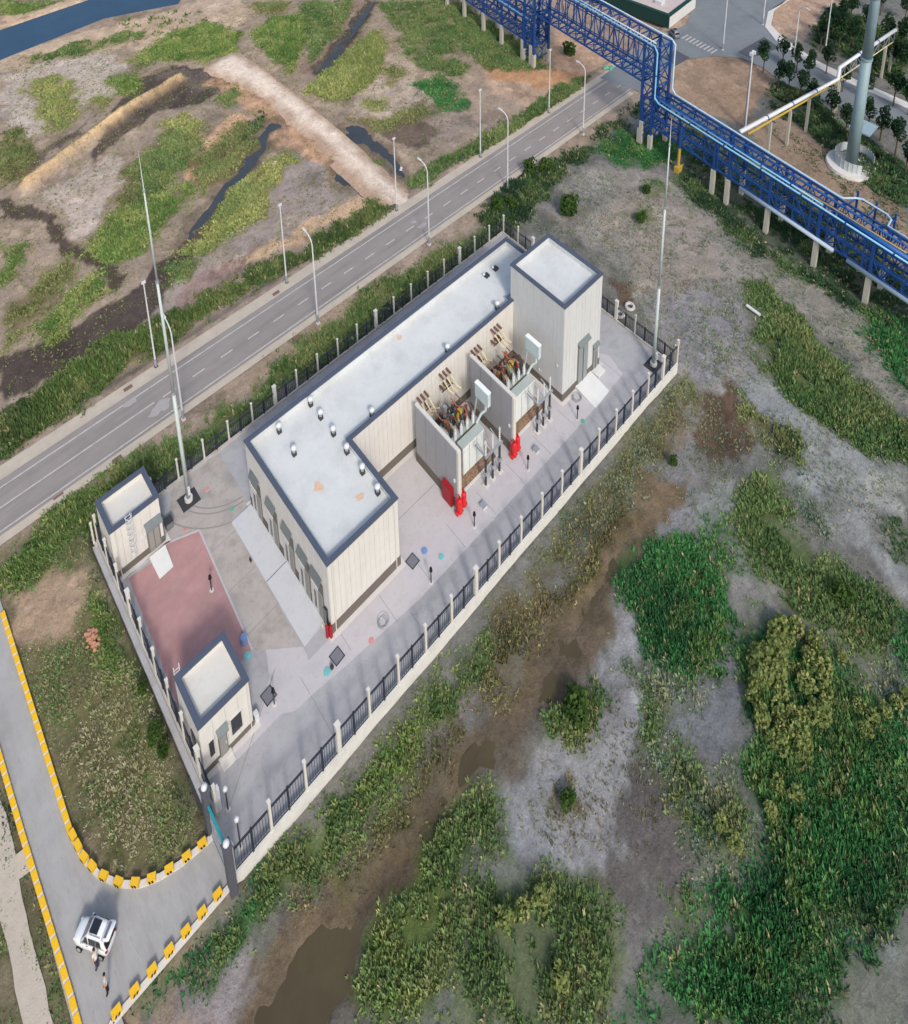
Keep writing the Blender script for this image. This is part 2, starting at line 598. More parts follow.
for px_, lev_, dep_, rg_ in (([(272, 121), (279, 127), (262, 152), (242, 182), (222, 204), (205, 222), (192, 236), (184, 240), (200, 215), (214, 202), (236, 170), (256, 143)], -1.2, .35, .5),
                             ([(338, 128), (352, 124), (372, 138), (398, 160), (404, 174), (394, 172), (372, 155), (350, 140)], -1.2, .3, .5),
                             ([(330, 166), (344, 166), (360, 182), (357, 191), (346, 187)], -1.2, .3, .5),
                             ([(318, 72), (352, 30), (372, 0), (378, 0), (357, 34), (325, 76)], -1.2, .2, .5),
                             ([(250, 1030), (262, 1000), (292, 965), (322, 935), (350, 910), (370, 905), (364, 960), (350, 1030)], -1.25, .3, .9),
                             ([(490, 746), (512, 714), (545, 670), (566, 650), (562, 690), (538, 716), (512, 746)], -1.25, .1, .9),
                             ([(340, 890), (400, 826), (450, 770), (490, 730), (500, 740), (470, 780), (420, 840), (360, 900)], -1.28, .1, .8),
                             ([(560, 645), (600, 590), (640, 520), (650, 530), (612, 600), (575, 660)], -1.28, .06, .8)):
    POOLS.append(([tuple(G(u, v, lev_)[:2]) for u, v in px_], lev_, dep_, rg_))


def zground(x, y):
    z = np.full(x.shape, -1.0)
    up = np.zeros(x.shape)
    # north road embankment
    up = np.maximum(up, smooth01(1 - (np.abs(y - 47.8) - 6.2) / 2.5) * (x < 175))
    # access road, verge and lot west of the site
    up = np.maximum(up, smooth01((x + 25) / 3) * smooth01((-12.4 - x) / .4) * (y < 40))
    up = np.maximum(up, smooth01((x + 19) / 3) * smooth01((1.0 - x) / 1.0) * smooth01((y + 0.6) / 0.7) * (y < 50))
    # built-up land north-east
    up = np.maximum(up, smooth01((x - 118) / 6) * smooth01((58 - y) / 8))
    z = -1.0 + up * 0.86
    flat = (smooth01(1 - (np.abs(y - 47.8) - 6.2) / 1.0) + smooth01((x - 126) / 6) * (y < 60)
            + (x > -22) * (x < 0.5) * (y < 40) * (y > -0.3) + (x > -24) * (x < -12.5) * (y < 40)).clip(0, 1)
    z += (fbm(x, y, 9.0, 3, 4) - 0.5) * 0.9 * (1 - flat)
    z += (fbm(x, y, 2.2, 9, 3) - 0.5) * 0.28 * (1 - flat)
    d = seg_dist(x, y, BUND) + (fbm(x, y, 2.5, 41, 3) - 0.5) * 1.2
    z += 2.0 * np.exp(-(d / 1.3) ** 2)
    s = sdist(x, y, CANAL)
    wx, wy = warp(x, y)
    for poly, lev, dep, rg in POOLS:
        x0, x1, y0, y1 = min(p[0] for p in poly) - 5, max(p[0] for p in poly) + 5, min(p[1] for p in poly) - 5, max(p[1] for p in poly) + 5
        sel = np.where((x > x0) & (x < x1) & (y > y0) & (y < y1))[0]
        if len(sel):
            sp = sdist(wx[sel], wy[sel], poly)
            k = smooth01((sp + .7) / 1.9)
            z[sel] = z[sel] * (1 - k) + (lev - dep + (fbm(x[sel], y[sel], 2.6, 66, 4) - .5) * rg) * k
    z = np.where(s > -3, np.minimum(z, z * 0 - 1.0 - smooth01((s + 1.0) / 3.0) * 1.6 + 0.0), z)
    ins = smooth01((np.minimum(np.minimum(x - SITE[0], SITE[1] - x), np.minimum(y - SITE[2], SITE[3] - y))) / 0.4)
    z = np.where(ins > 0, -1.0 - ins * 0.3, z)
    return z


# ------------------------------------------------------------------ soil colours
SOILS = [  # (outline, colour, edge softness, wet)
    ([(0, 52), (60, 40), (160, 14), (200, 0), (250, 0), (250, 20), (190, 50), (100, 54), (60, 62), (0, 72)], (186, 168, 150), 1.2, 0),
    ([(0, 28), (60, 10), (100, 0), (70, 0), (0, 17)], (188, 168, 146), 0.8, 0),
    ([(0, 75), (60, 58), (110, 55), (130, 70), (110, 100), (70, 110), (50, 80), (30, 100), (0, 92)], (180, 170, 163), 1.5, 0),
    ([(0, 92), (22, 96), (50, 125), (30, 135), (0, 122)], (180, 170, 163), 1.5, 0),
    ([(130, 82), (180, 65), (215, 68), (240, 85), (200, 105), (160, 108), (140, 125), (110, 150), (92, 160), (110, 125)], (88, 79, 76), 1.2, .6),
    ([(0, 180), (30, 170), (80, 135), (110, 100), (85, 125), (40, 150), (0, 168)], (108, 98, 92), .9, .2),
    ([(165, 70), (150, 75), (200, 90), (225, 100), (235, 85), (205, 70)], (112, 100, 98), 1., .3),
    ([(75, 172), (110, 152), (128, 165), (105, 200), (85, 242), (70, 232), (55, 205), (40, 190)], (180, 169, 162), 1.0, 0),
    ([(228, 192), (205, 222), (188, 238), (164, 260), (126, 296), (76, 328), (0, 354), (0, 396), (44, 387), (100, 350), (150, 312), (196, 268), (236, 215)], (82, 73, 70), .8, .5),
    ([(0, 198), (30, 203), (70, 238), (100, 263), (128, 278), (112, 288), (80, 266), (40, 226), (0, 212)], (86, 76, 70), .6, .4),
    ([(90, 370), (140, 320), (190, 280), (250, 255), (240, 275), (180, 305), (130, 350), (80, 395)], (158, 144, 132), 1.2, 0),
    ([(185, 168), (215, 128), (245, 110), (252, 120), (225, 150), (200, 182), (180, 188)], (198, 164, 138), 1.0, 0),
    ([(195, 60), (228, 48), (240, 55), (240, 75), (215, 75)], (178, 166, 156), 1.0, 0),
    ([(268, 128), (295, 102), (335, 140), (310, 160), (290, 150), (268, 150)], (188, 156, 134), 1.2, 0),
    ([(240, 70), (258, 90), (300, 125), (345, 165), (385, 205), (372, 210), (320, 165), (270, 122), (235, 100), (205, 85)], (190, 156, 130), 1.6, 0),
    ([(240, 202), (290, 152), (320, 165), (330, 185), (362, 192), (330, 212), (280, 246), (220, 282), (170, 305), (130, 330), (200, 250)], (156, 146, 141), 1.2, 0),
    ([(170, 300), (220, 262), (280, 240), (330, 210), (330, 216), (280, 250), (215, 290), (160, 322)], (148, 128, 124), 1.2, .1),
    ([(250, 255), (300, 226), (390, 183), (398, 195), (320, 228), (250, 268)], (196, 170, 144), 1.0, 0),
    ([(310, 74), (350, 22), (366, 0), (380, 0), (358, 35), (326, 78)], (72, 72, 78), .8, .5),
    ([(300, 66), (355, 0), (366, 0), (350, 22), (312, 76)], (152, 130, 124), .8, 0),
    ([(360, 97), (385, 60), (400, 45), (420, 60), (412, 80), (440, 95), (425, 110), (390, 122), (362, 112)], (182, 168, 156), 1.0, 0),
    ([(350, 112), (400, 130), (430, 110), (462, 108), (470, 122), (430, 148), (405, 150), (370, 125)], (150, 138, 130), 1.2, 0),
    ([(380, 125), (420, 118), (440, 130), (420, 148), (395, 145)], (112, 98, 92), 1.0, .4),
    ([(480, 70), (520, 75), (552, 68), (590, 75), (572, 98), (555, 118), (530, 112), (490, 92)], (178, 156, 138), 1.2, 0),
    ([(484, 64), (520, 66), (548, 74), (560, 62), (555, 52), (590, 46), (600, 66), (560, 90), (520, 84), (486, 76)], (184, 146, 116), .8, 0),
    ([(548, 50), (560, 28), (610, 60), (640, 74), (625, 84), (590, 72), (556, 70)], (188, 160, 138), 1.0, 0),
    ([(430, 8), (455, 10), (475, 40), (455, 30)], (180, 164, 140), .8, 0),
    # land north-east
    ([(660, 90), (690, 60), (760, 52), (775, 80), (745, 130), (700, 115)], (156, 134, 116), 2.0, 0),
    ([(740, 130), (780, 110), (850, 170), (908, 215), (908, 275), (860, 235), (800, 190)], (146, 128, 112), 2.0, 0),
    ([(755, 20), (785, 0), (845, 0), (820, 15), (800, 45), (775, 35)], (176, 150, 132), 1.5, 0),
    ([(600, 0), (680, 25), (640, 40), (590, 8)], (168, 148, 134), 1.0, 0),
    # east of the site
    ([(545, 215), (590, 165), (640, 160), (700, 195), (770, 245), (840, 290), (890, 330), (908, 400), (860, 350), (800, 318), (745, 300), (758, 360), (740, 390), (690, 400), (640, 300), (600, 250)], (140, 136, 134), 2.5, 0),
    ([(600, 220), (640, 180), (700, 215), (720, 260), (690, 300), (650, 290)], (146, 138, 132), 4.0, 0),
    ([(640, 300), (700, 290), (750, 310), (755, 370), (700, 385), (668, 345)], (136, 134, 138), 2.5, 0),
    ([(608, 285), (634, 280), (640, 305), (622, 302)], (102, 86, 76), .8, .2),
    ([(692, 398), (735, 382), (748, 420), (742, 445), (716, 462), (698, 440)], (94, 78, 66), 1.2, .2),
    ([(730, 380), (770, 366), (812, 400), (850, 438), (908, 462), (908, 590), (862, 560), (815, 520), (790, 485), (802, 460), (770, 425), (740, 402)], (140, 143, 145), 1.8, 0),
    ([(770, 255), (830, 300), (880, 340), (900, 390), (908, 420), (885, 400), (850, 345), (800, 305)], (136, 133, 128), 1.6, 0),
    ([(692, 490), (735, 478), (742, 512), (705, 540), (690, 530)], (142, 144, 146), 1.2, 0),
    ([(640, 440), (690, 420), (700, 470), (690, 540), (660, 550)], (128, 128, 132), 2.0, 0),
    ([(735, 540), (770, 560), (800, 600), (820, 620), (800, 640), (745, 610)], (132, 130, 128), 1.5, 0),
    ([(660, 395), (692, 400), (690, 430), (640, 470), (610, 510), (590, 490)], (124, 116, 110), 2.0, 0),
    ([(840, 610), (890, 600), (908, 700), (850, 690)], (112, 114, 110), 2.0, 0),
    ([(490, 800), (500, 770), (560, 742), (600, 690), (598, 640), (625, 612), (645, 640), (642, 700), (672, 750), (666, 832), (640, 902), (610, 882), (540, 872), (498, 850)], (142, 143, 146), 1.6, 0),
    ([(640, 740), (700, 780), (720, 850), (690, 900), (650, 890), (640, 930), (600, 900)], (96, 92, 92), 2.5, 0),
    ([(670, 670), (720, 640), (745, 640), (740, 700), (700, 745), (672, 720)], (122, 123, 126), 2.0, 0),
    ([(605, 960), (640, 930), (700, 900), (722, 882), (702, 930), (645, 990), (612, 1015)], (124, 122, 120), 1.4, 0),
    # muddy channel south of the site
    ([(640, 480), (690, 470), (668, 520), (630, 580), (600, 640), (566, 692), (505, 745), (462, 785), (410, 850), (358, 905), (350, 1030), (215, 1030), (262, 960), (330, 895), (395, 825), (446, 765), (486, 715), (540, 645), (585, 585), (610, 530)], (116, 102, 84), 1.4, .3),
    ([(300, 940), (330, 905), (390, 845), (450, 775), (470, 775), (420, 850), (360, 920)], (112, 96, 78), 1.0, .2),
    ([(190, 990), (240, 950), (262, 930), (272, 950), (232, 1030), (150, 1030)], (142, 136, 138), 1.4, 0),
    ([(440, 700), (480, 650), (500, 660), (470, 705), (430, 740), (410, 770)], (128, 118, 116), 1.2, 0),
    ([(910, 888), (872, 910), (850, 950), (820, 1000), (808, 1030), (910, 1030)], (122, 124, 114), 1.4, 0),
    ([(860, 900), (900, 890), (890, 940), (860, 960)], (140, 144, 142), 2.0, 0),
    ([(908, 470), (880, 470), (860, 480), (880, 540), (908, 560)], (150, 152, 150), 2.0, 0),
    # west lot and path
    ([(4, 602), (60, 566), (88, 568), (80, 610), (52, 652), (34, 662), (20, 640)], (172, 152, 132), 1.0, 0),
    ([(95, 560), (112, 610), (140, 690), (196, 830), (215, 850), (150, 720), (118, 640), (90, 565)], (158, 148, 134), .5, 0),
]


GREENS = dict(
    bright=((100, 122, 56), (74, 102, 42)), mid=((94, 116, 62), (68, 94, 46)), olive=((116, 120, 68), (88, 94, 54)),
    yellow=((138, 142, 78), (104, 116, 56)), deep=((56, 112, 54), (36, 82, 42)), dark=((50, 78, 42), (34, 58, 34)),
    dry=((142, 136, 104), (98, 102, 70)), sage=((108, 122, 98), (78, 94, 76)), brown=((108, 96, 62), (80, 82, 48)), hedge=((78, 100, 44), (58, 78, 36)))
VEG = [  # (outline, tufts per square metre, height, spread, colour, patchiness)
    ([(0, 415), (30, 397), (80, 354), (150, 318), (200, 294), (240, 280), (330, 231), (392, 188), (402, 203), (340, 246), (255, 287), (195, 324), (130, 364), (100, 388), (60, 425), (20, 450), (0, 460)], 4.2, 2.0, .62, 'hedge', .1),
    ([(0, 592), (6, 562), (40, 522), (110, 482), (165, 442), (200, 424), (250, 388), (300, 345), (340, 318), (370, 292), (430, 256), (480, 228), (505, 226), (498, 240), (450, 268), (400, 298), (300, 374), (235, 428), (150, 488), (95, 525), (85, 545), (60, 545), (20, 582)], 4.6, 1.6, .55, 'mid', .12),
    ([(0, 592), (6, 562), (40, 522), (110, 482), (150, 455), (150, 488), (95, 525), (60, 545), (20, 582)], 3, 1.9, .6, 'bright', .1),
    ([(300, 374), (400, 298), (470, 250), (480, 240), (440, 280), (330, 366)], 3, 1.3, .5, 'dark', .2),
    ([(480, 218), (498, 192), (545, 170), (580, 152), (566, 172), (540, 200), (512, 232)], 4, 2.0, .7, 'dark', .15),
    ([(575, 150), (600, 131), (640, 105), (642, 112), (600, 142), (580, 158)], 4, 1.6, .6, 'dark', .2),
    ([(540, 168), (575, 150), (590, 150), (560, 185), (540, 200)], 1.5, 1.4, .6, 'dark', .4),
    ([(594, 150), (625, 126), (660, 130), (692, 150), (672, 160), (620, 163)], 4.5, 1.3, .6, 'deep', .1),
    ([(405, 182), (450, 152), (500, 127), (540, 102), (575, 77), (588, 78), (562, 105), (500, 146), (440, 172), (418, 190)], 4, 2.0, .65, 'mid', .12),
    ([(0, 130), (25, 130), (38, 150), (20, 176), (0, 186)], 4, 1.3, .6, 'olive', .2),
    ([(20, 85), (50, 73), (77, 85), (82, 115), (62, 130), (42, 122), (30, 100)], 3.5, 1.0, .55, 'yellow', .2),
    ([(88, 100), (100, 95), (110, 102), (98, 112)], 3, 1.0, .5, 'yellow', .2),
    ([(105, 78), (138, 70), (143, 88), (115, 95)], 4, 1.2, .6, 'bright', .1),
    ([(130, 60), (165, 35), (205, 20), (240, 33), (236, 50), (200, 56), (160, 60), (142, 66)], 4, 1.4, .7, 'bright', .1),
    ([(180, 55), (215, 48), (238, 40), (232, 55), (205, 62)], 3, 1.0, .6, 'yellow', .2),
    ([(252, 32), (270, 18), (302, 14), (304, 40), (292, 72), (275, 62)], 4, 1.6, .7, 'bright', .1),
    ([(245, 0), (290, 0), (285, 14), (255, 12)], 3, 1.3, .7, 'olive', .2),
    ([(300, 0), (352, 0), (340, 30), (312, 62), (304, 30)], 3.5, 1.5, .7, 'mid', .2),
    ([(306, 92), (338, 62), (362, 40), (380, 28), (388, 45), (372, 80), (350, 98), (320, 96)], 4, 1.8, .7, 'yellow', .05),
    ([(306, 92), (338, 62), (350, 60), (345, 90)], 2, 1.8, .7, 'bright', .1),
    ([(380, 0), (462, 0), (472, 30), (456, 52), (430, 55), (402, 36)], 3, 1.5, .7, 'mid', .2),
    ([(400, 40), (432, 56), (470, 62), (462, 78), (430, 68), (402, 52)], 3.5, 1.4, .7, 'mid', .2),
    ([(410, 82), (440, 74), (462, 86), (466, 105), (440, 112), (425, 96)], 4, 1.0, .6, 'deep', .1),
    ([(350, 115), (385, 120), (420, 100), (440, 110), (400, 128), (370, 132)], 2.6, .9, .6, 'olive', .25),
    ([(378, 66), (396, 62), (406, 75), (390, 84)], 3, .9, .6, 'olive', .2),
    ([(368, 98), (388, 94), (394, 106), (376, 114)], 3, .8, .6, 'yellow', .2),
    ([(458, 15), (478, 20), (535, 60), (552, 70), (520, 68), (490, 68), (466, 50)], 4, 1.4, .7, 'mid', .1),
    ([(460, 0), (480, 15), (540, 55), (530, 62), (475, 35), (455, 20)], 3, 1.4, .7, 'mid', .1),
    ([(128, 170), (160, 132), (186, 124), (202, 140), (190, 166), (150, 196), (132, 206)], 4, 1.3, .6, 'mid', .1),
    ([(155, 122), (180, 112), (205, 120), (200, 140), (180, 135)], 3, 1.1, .6, 'yellow', .15),
    ([(83, 252), (108, 217), (150, 190), (188, 184), (182, 210), (146, 246), (118, 266), (95, 262)], 4.2, 1.5, .6, 'bright', .08),
    ([(108, 220), (125, 170), (140, 165), (150, 190), (120, 215)], 3, 1.2, .6, 'olive', .2),
    ([(188, 166), (240, 122), (264, 116), (258, 140), (220, 182), (200, 195)], 3.6, 1.4, .6, 'olive', .12),
    ([(215, 100), (232, 85), (240, 95), (236, 106), (222, 108)], 3, 1.6, .6, 'mid', .1),
    ([(250, 125), (262, 110), (262, 130), (250, 140)], 3, 1.6, .6, 'dark', .1),
    ([(178, 250), (215, 216), (248, 172), (284, 150), (294, 162), (272, 190), (264, 214), (230, 236), (200, 252)], 4, 1.3, .6, 'yellow', .1),
    ([(178, 252), (200, 240), (262, 205), (262, 214), (230, 236), (200, 254)], 2.5, 1.3, .6, 'mid', .15),
    ([(160, 272), (180, 256), (198, 262), (192, 280), (168, 284)], 4, 1.2, .6, 'mid', .1),
    ([(33, 328), (60, 296), (95, 272), (108, 286), (80, 310), (50, 342), (38, 345)], 4.2, 1.2, .6, 'bright', .08),
    ([(0, 310), (20, 296), (40, 272), (70, 250), (72, 276), (40, 310), (10, 345), (0, 340)], 3.4, 1.2, .6, 'olive', .2),
    ([(0, 246), (26, 243), (20, 270), (0, 282)], 4, 1.2, .6, 'bright', .1),
    ([(22, 55), (70, 44), (140, 29), (142, 38), (80, 55), (30, 66)], 2.6, 1.4, .7, 'mid', .3),
    ([(0, 0), (62, 0), (35, 7), (0, 16)], 4, 1.2, .8, 'bright', .05),
    ([(356, 160), (375, 155), (382, 165), (362, 170)], 3, 1.2, .5, 'mid', .1),
    ([(110, 20), (200, 5), (215, 20), (150, 40)], .5, 1.4, .7, 'mid', .5),
    # scattered scrub over the west marsh
    ([(0, 60), (300, 0), (460, 0), (460, 140), (330, 240), (60, 420), (0, 420)], 0.55, .45, .34, 'olive', .3),
    # lot west of the fence
    ([(22, 660), (60, 640), (90, 560), (112, 600), (150, 690), (195, 805), (200, 842), (172, 868), (120, 874), (98, 852), (62, 768)], 2.6, .45, .42, 'dry', .22),
    ([(22, 660), (60, 640), (90, 560), (112, 600), (150, 690), (195, 805), (200, 842), (172, 868), (120, 874), (98, 852), (62, 768)], 2.2, .5, .45, 'mid', .5),
    ([(80, 612), (98, 588), (118, 640), (130, 682), (110, 692), (90, 662)], 5, 1.2, .5, 'bright', .05),
    ([(92, 545), (98, 560), (112, 600), (150, 690), (196, 812), (188, 812), (140, 700), (100, 600)], 3, .9, .45, 'dark', .35),
    ([(20, 690), (35, 690), (60, 770), (80, 830), (70, 830), (48, 770)], 2.5, .6, .45, 'mid', .3),
    ([(10, 600), (34, 560), (60, 548), (95, 545), (88, 560), (60, 566)], 3, 1.0, .5, 'mid', .25),
    ([(4, 770), (20, 842), (31, 885), (14, 856), (0, 805)], 4, .9, .5, 'dark', .2),
    ([(26, 884), (42, 920), (74, 1024), (60, 1024), (38, 950)], 4, .9, .5, 'mid', .2),
    ([(0, 900), (14, 1000), (24, 1028), (0, 1028)], 4, 1.0, .5, 'mid', .2),
    # south of the fence
    ([(238, 898), (300, 830), (360, 765), (440, 680), (488, 622), (505, 636), (452, 700), (402, 780), (342, 862), (290, 905), (228, 962), (190, 990)], 5.0, 1.5, .5, 'mid', .14),
    ([(300, 830), (360, 765), (420, 700), (430, 720), (400, 770), (340, 850)], 3, 1.7, .5, 'bright', .1),
    ([(400, 780), (450, 720), (470, 730), (420, 800), (340, 880), (300, 920), (290, 910), (340, 866)], 3.6, 1.1, .5, 'brown', .15),
    ([(238, 900), (262, 872), (280, 880), (250, 940), (200, 985), (150, 1024), (130, 1024)], 4, 1.0, .5, 'deep', .2),
    ([(488, 622), (560, 540), (640, 440), (676, 390), (692, 402), (652, 470), (602, 540), (545, 600), (506, 640)], 2.4, .9, .45, 'brown', .26),
    ([(490, 615), (560, 535), (640, 432), (676, 384), (684, 392), (640, 452), (560, 552), (500, 626)], 2.2, .9, .45, 'olive', .25),
    ([(630, 420), (672, 385), (690, 400), (650, 440)], 2, .8, .5, 'sage', .2),
    ([(560, 520), (640, 430), (660, 450), (640, 500), (600, 540), (570, 560)], 2.4, .8, .5, 'sage', .3),
    ([(472, 700), (478, 645), (520, 606), (560, 590), (600, 540), (625, 500), (640, 520), (600, 590), (545, 640), (520, 680), (490, 708)], 3.2, 1.1, .5, 'brown', .3),
    ([(350, 1028), (368, 930), (400, 872), (440, 802), (478, 772), (500, 800), (494, 842), (470, 890), (470, 940), (440, 1028)], 4.6, 1.45, .5, 'mid', .2),
    ([(350, 1028), (368, 930), (400, 872), (430, 830), (450, 850), (440, 930), (430, 1028)], 2.0, 1.4, .5, 'bright', .25),
    ([(470, 892), (500, 880), (545, 872), (600, 892), (618, 940), (606, 1028), (440, 1028)], 3.8, 1.2, .55, 'mid', .28),
    ([(556, 696), (575, 680), (594, 690), (597, 725), (575, 738), (558, 726)], 7, 2.1, .55, 'mid', .0),
    ([(552, 790), (566, 785), (580, 800), (575, 822), (556, 815)], 3.4, 1.1, .5, 'brown', .1),
    ([(628, 565), (650, 545), (700, 545), (732, 562), (740, 610), (722, 660), (692, 672), (652, 652), (630, 612)], 5.6, 1.6, .55, 'deep', .06),
    ([(640, 570), (690, 560), (720, 590), (690, 640), (660, 630)], 2., 1.5, .55, 'mid', .15),
    ([(600, 650), (640, 645), (700, 672), (720, 660), (700, 700), (650, 720), (640, 690)], 2.5, 1.0, .55, 'sage', .3),
    ([(735, 505), (750, 480), (782, 470), (790, 520), (840, 570), (895, 600), (895, 632), (850, 642), (800, 602), (758, 565)], 4.2, 1.4, .6, 'mid', .15),
    ([(700, 500), (735, 505), (755, 570), (740, 560), (700, 560)], 2, 1.1, .6, 'deep', .35),
    ([(760, 335), (775, 300), (792, 310), (832, 350), (872, 388), (910, 428), (910, 456), (870, 452), (822, 412), (782, 384), (762, 362)], 5.4, 1.8, .6, 'mid', .08),
    ([(790, 390), (822, 405), (870, 445), (910, 452), (910, 430), (860, 420), (820, 385)], 2.5, 2.2, .65, 'deep', .1),
    ([(740, 285), (775, 278), (785, 310), (752, 315)], 3.6, 1.4, .6, 'mid', .15),
    ([(738, 395), (768, 418), (806, 440), (800, 462), (775, 457), (748, 430)], 4, 1.8, .65, 'olive', .08),
    ([(775, 420), (806, 440), (800, 462), (775, 457)], 3, 1.8, .65, 'dark', .1),
    ([(860, 318), (910, 312), (910, 392), (885, 362)], 4.5, 1.6, .65, 'deep', .1),
    ([(688, 170), (722, 200), (790, 258), (870, 306), (910, 312), (910, 345), (850, 312), (775, 268), (700, 205), (670, 178)], 4, 1.2, .65, 'dark', .15),
    ([(690, 120), (740, 150), (820, 205), (908, 270), (908, 310), (860, 300), (790, 255), (720, 195), (690, 165)], 3, 1.0, .65, 'dark', .25),
    ([(752, 745), (742, 650), (780, 622), (832, 652), (852, 692), (910, 702), (910, 890), (872, 910), (832, 962), (792, 1028), (664, 1028), (682, 980), (722, 900), (762, 830)], 6.0, 1.7, .6, 'deep', .06),
    ([(760, 770), (800, 720), (860, 700), (910, 720), (910, 800), (860, 830), (800, 860)], 2.2, 1.6, .6, 'mid', .2),
    ([(800, 960), (860, 880), (910, 840), (910, 892), (872, 910), (832, 962), (792, 1028), (740, 1028)], 2, 2.2, .65, 'dark', .1),
    ([(642, 690), (662, 720), (702, 770), (742, 760), (748, 830), (702, 890), (672, 832), (652, 762)], 3, 1.0, .55, 'sage', .22),
    ([(642, 690), (662, 720), (702, 770), (742, 760), (748, 830), (702, 890), (672, 832), (652, 762)], 2, 1.2, .55, 'mid', .4),
    ([(632, 668), (660, 690), (672, 732), (655, 737), (640, 702)], 5, 1.5, .55, 'mid', .05),
    ([(842, 590), (874, 583), (888, 600), (862, 612)], 4, 1.4, .6, 'dark', .05),
    ([(888, 535), (908, 528), (908, 558), (893, 552)], 4, 1.4, .6, 'dark', .05),
    ([(893, 620), (910, 608), (910, 664), (897, 652)], 5, 1.6, .6, 'deep', .05),
    ([(796, 480), (830, 500), (845, 530), (830, 540), (800, 520)], 2.6, .9, .6, 'sage', .25),
    ([(850, 690), (880, 640), (910, 660), (910, 705)], 2.4, .9, .6, 'sage', .3),
    ([(760, 600), (840, 640), (880, 640), (850, 690), (830, 650), (780, 620), (745, 640)], 2.6, 1.1, .6, 'mid', .25),
    ([(640, 960), (700, 900), (722, 900), (690, 970), (660, 1028), (610, 1028)], 2.6, 1.2, .6, 'deep', .3),
    ([(655, 890), (680, 880), (690, 910), (660, 930)], 3, 1.2, .6, 'mid', .2),
    # the same growth going on beyond the right edge of the view
    ([(905, 700), (1000, 720), (1120, 820), (1180, 1000), (1000, 980), (905, 890)], 2.4, 1.6, .75, 'deep', .1),
    ([(905, 428), (980, 470), (1060, 560), (1100, 660), (1000, 600), (905, 456)], 2.6, 1.7, .75, 'mid', .1),
    ([(905, 310), (1000, 380), (1080, 470), (1060, 520), (960, 430), (905, 392)], 2.2, 1.3, .75, 'dark', .15),
    ([(905, 380), (1100, 560), (1200, 800), (1200, 1028), (905, 1028)], .5, .5, .5, 'sage', .3),
    # sparse weeds on the bare land east of the yard
    ([(520, 225), (590, 160), (700, 190), (850, 300), (908, 380), (908, 560), (760, 470), (680, 560), (640, 440), (680, 380), (600, 270)], 1.2, .4, .34, 'sage', .28),
    ([(640, 185), (660, 178), (672, 192), (650, 200)], 2.5, .9, .5, 'mid', .1), ([(628, 212), (645, 206), (654, 222), (636, 228)], 2.8, 1.0, .5, 'mid', .1),
    ([(690, 300), (740, 290), (760, 360), (720, 380)], .9, .6, .5, 'sage', .3),
    ([(676, 378), (690, 370), (704, 388), (690, 402)], 3.2, 1.2, .5, 'olive', .1),
    ([(600, 690), (660, 600), (680, 680), (660, 860), (560, 870), (490, 830)], 1.0, .4, .34, 'brown', .3),
    ([(760, 120), (840, 160), (908, 205), (908, 250), (840, 210)], 1.0, .5, .4, 'dark', .3),
    ([(800, 95), (850, 130), (908, 170), (908, 210), (860, 180), (810, 130)], 3, 2.0, .8, 'dark', .1),
    ([(770, 85), (800, 80), (830, 120), (800, 128), (770, 110)], 3, 1.8, .8, 'dark', .15),
    ([(812, 30), (840, 10), (908, 40), (908, 100), (860, 62), (815, 48)], 2.5, 1.6, .9, 'dark', .2),
]


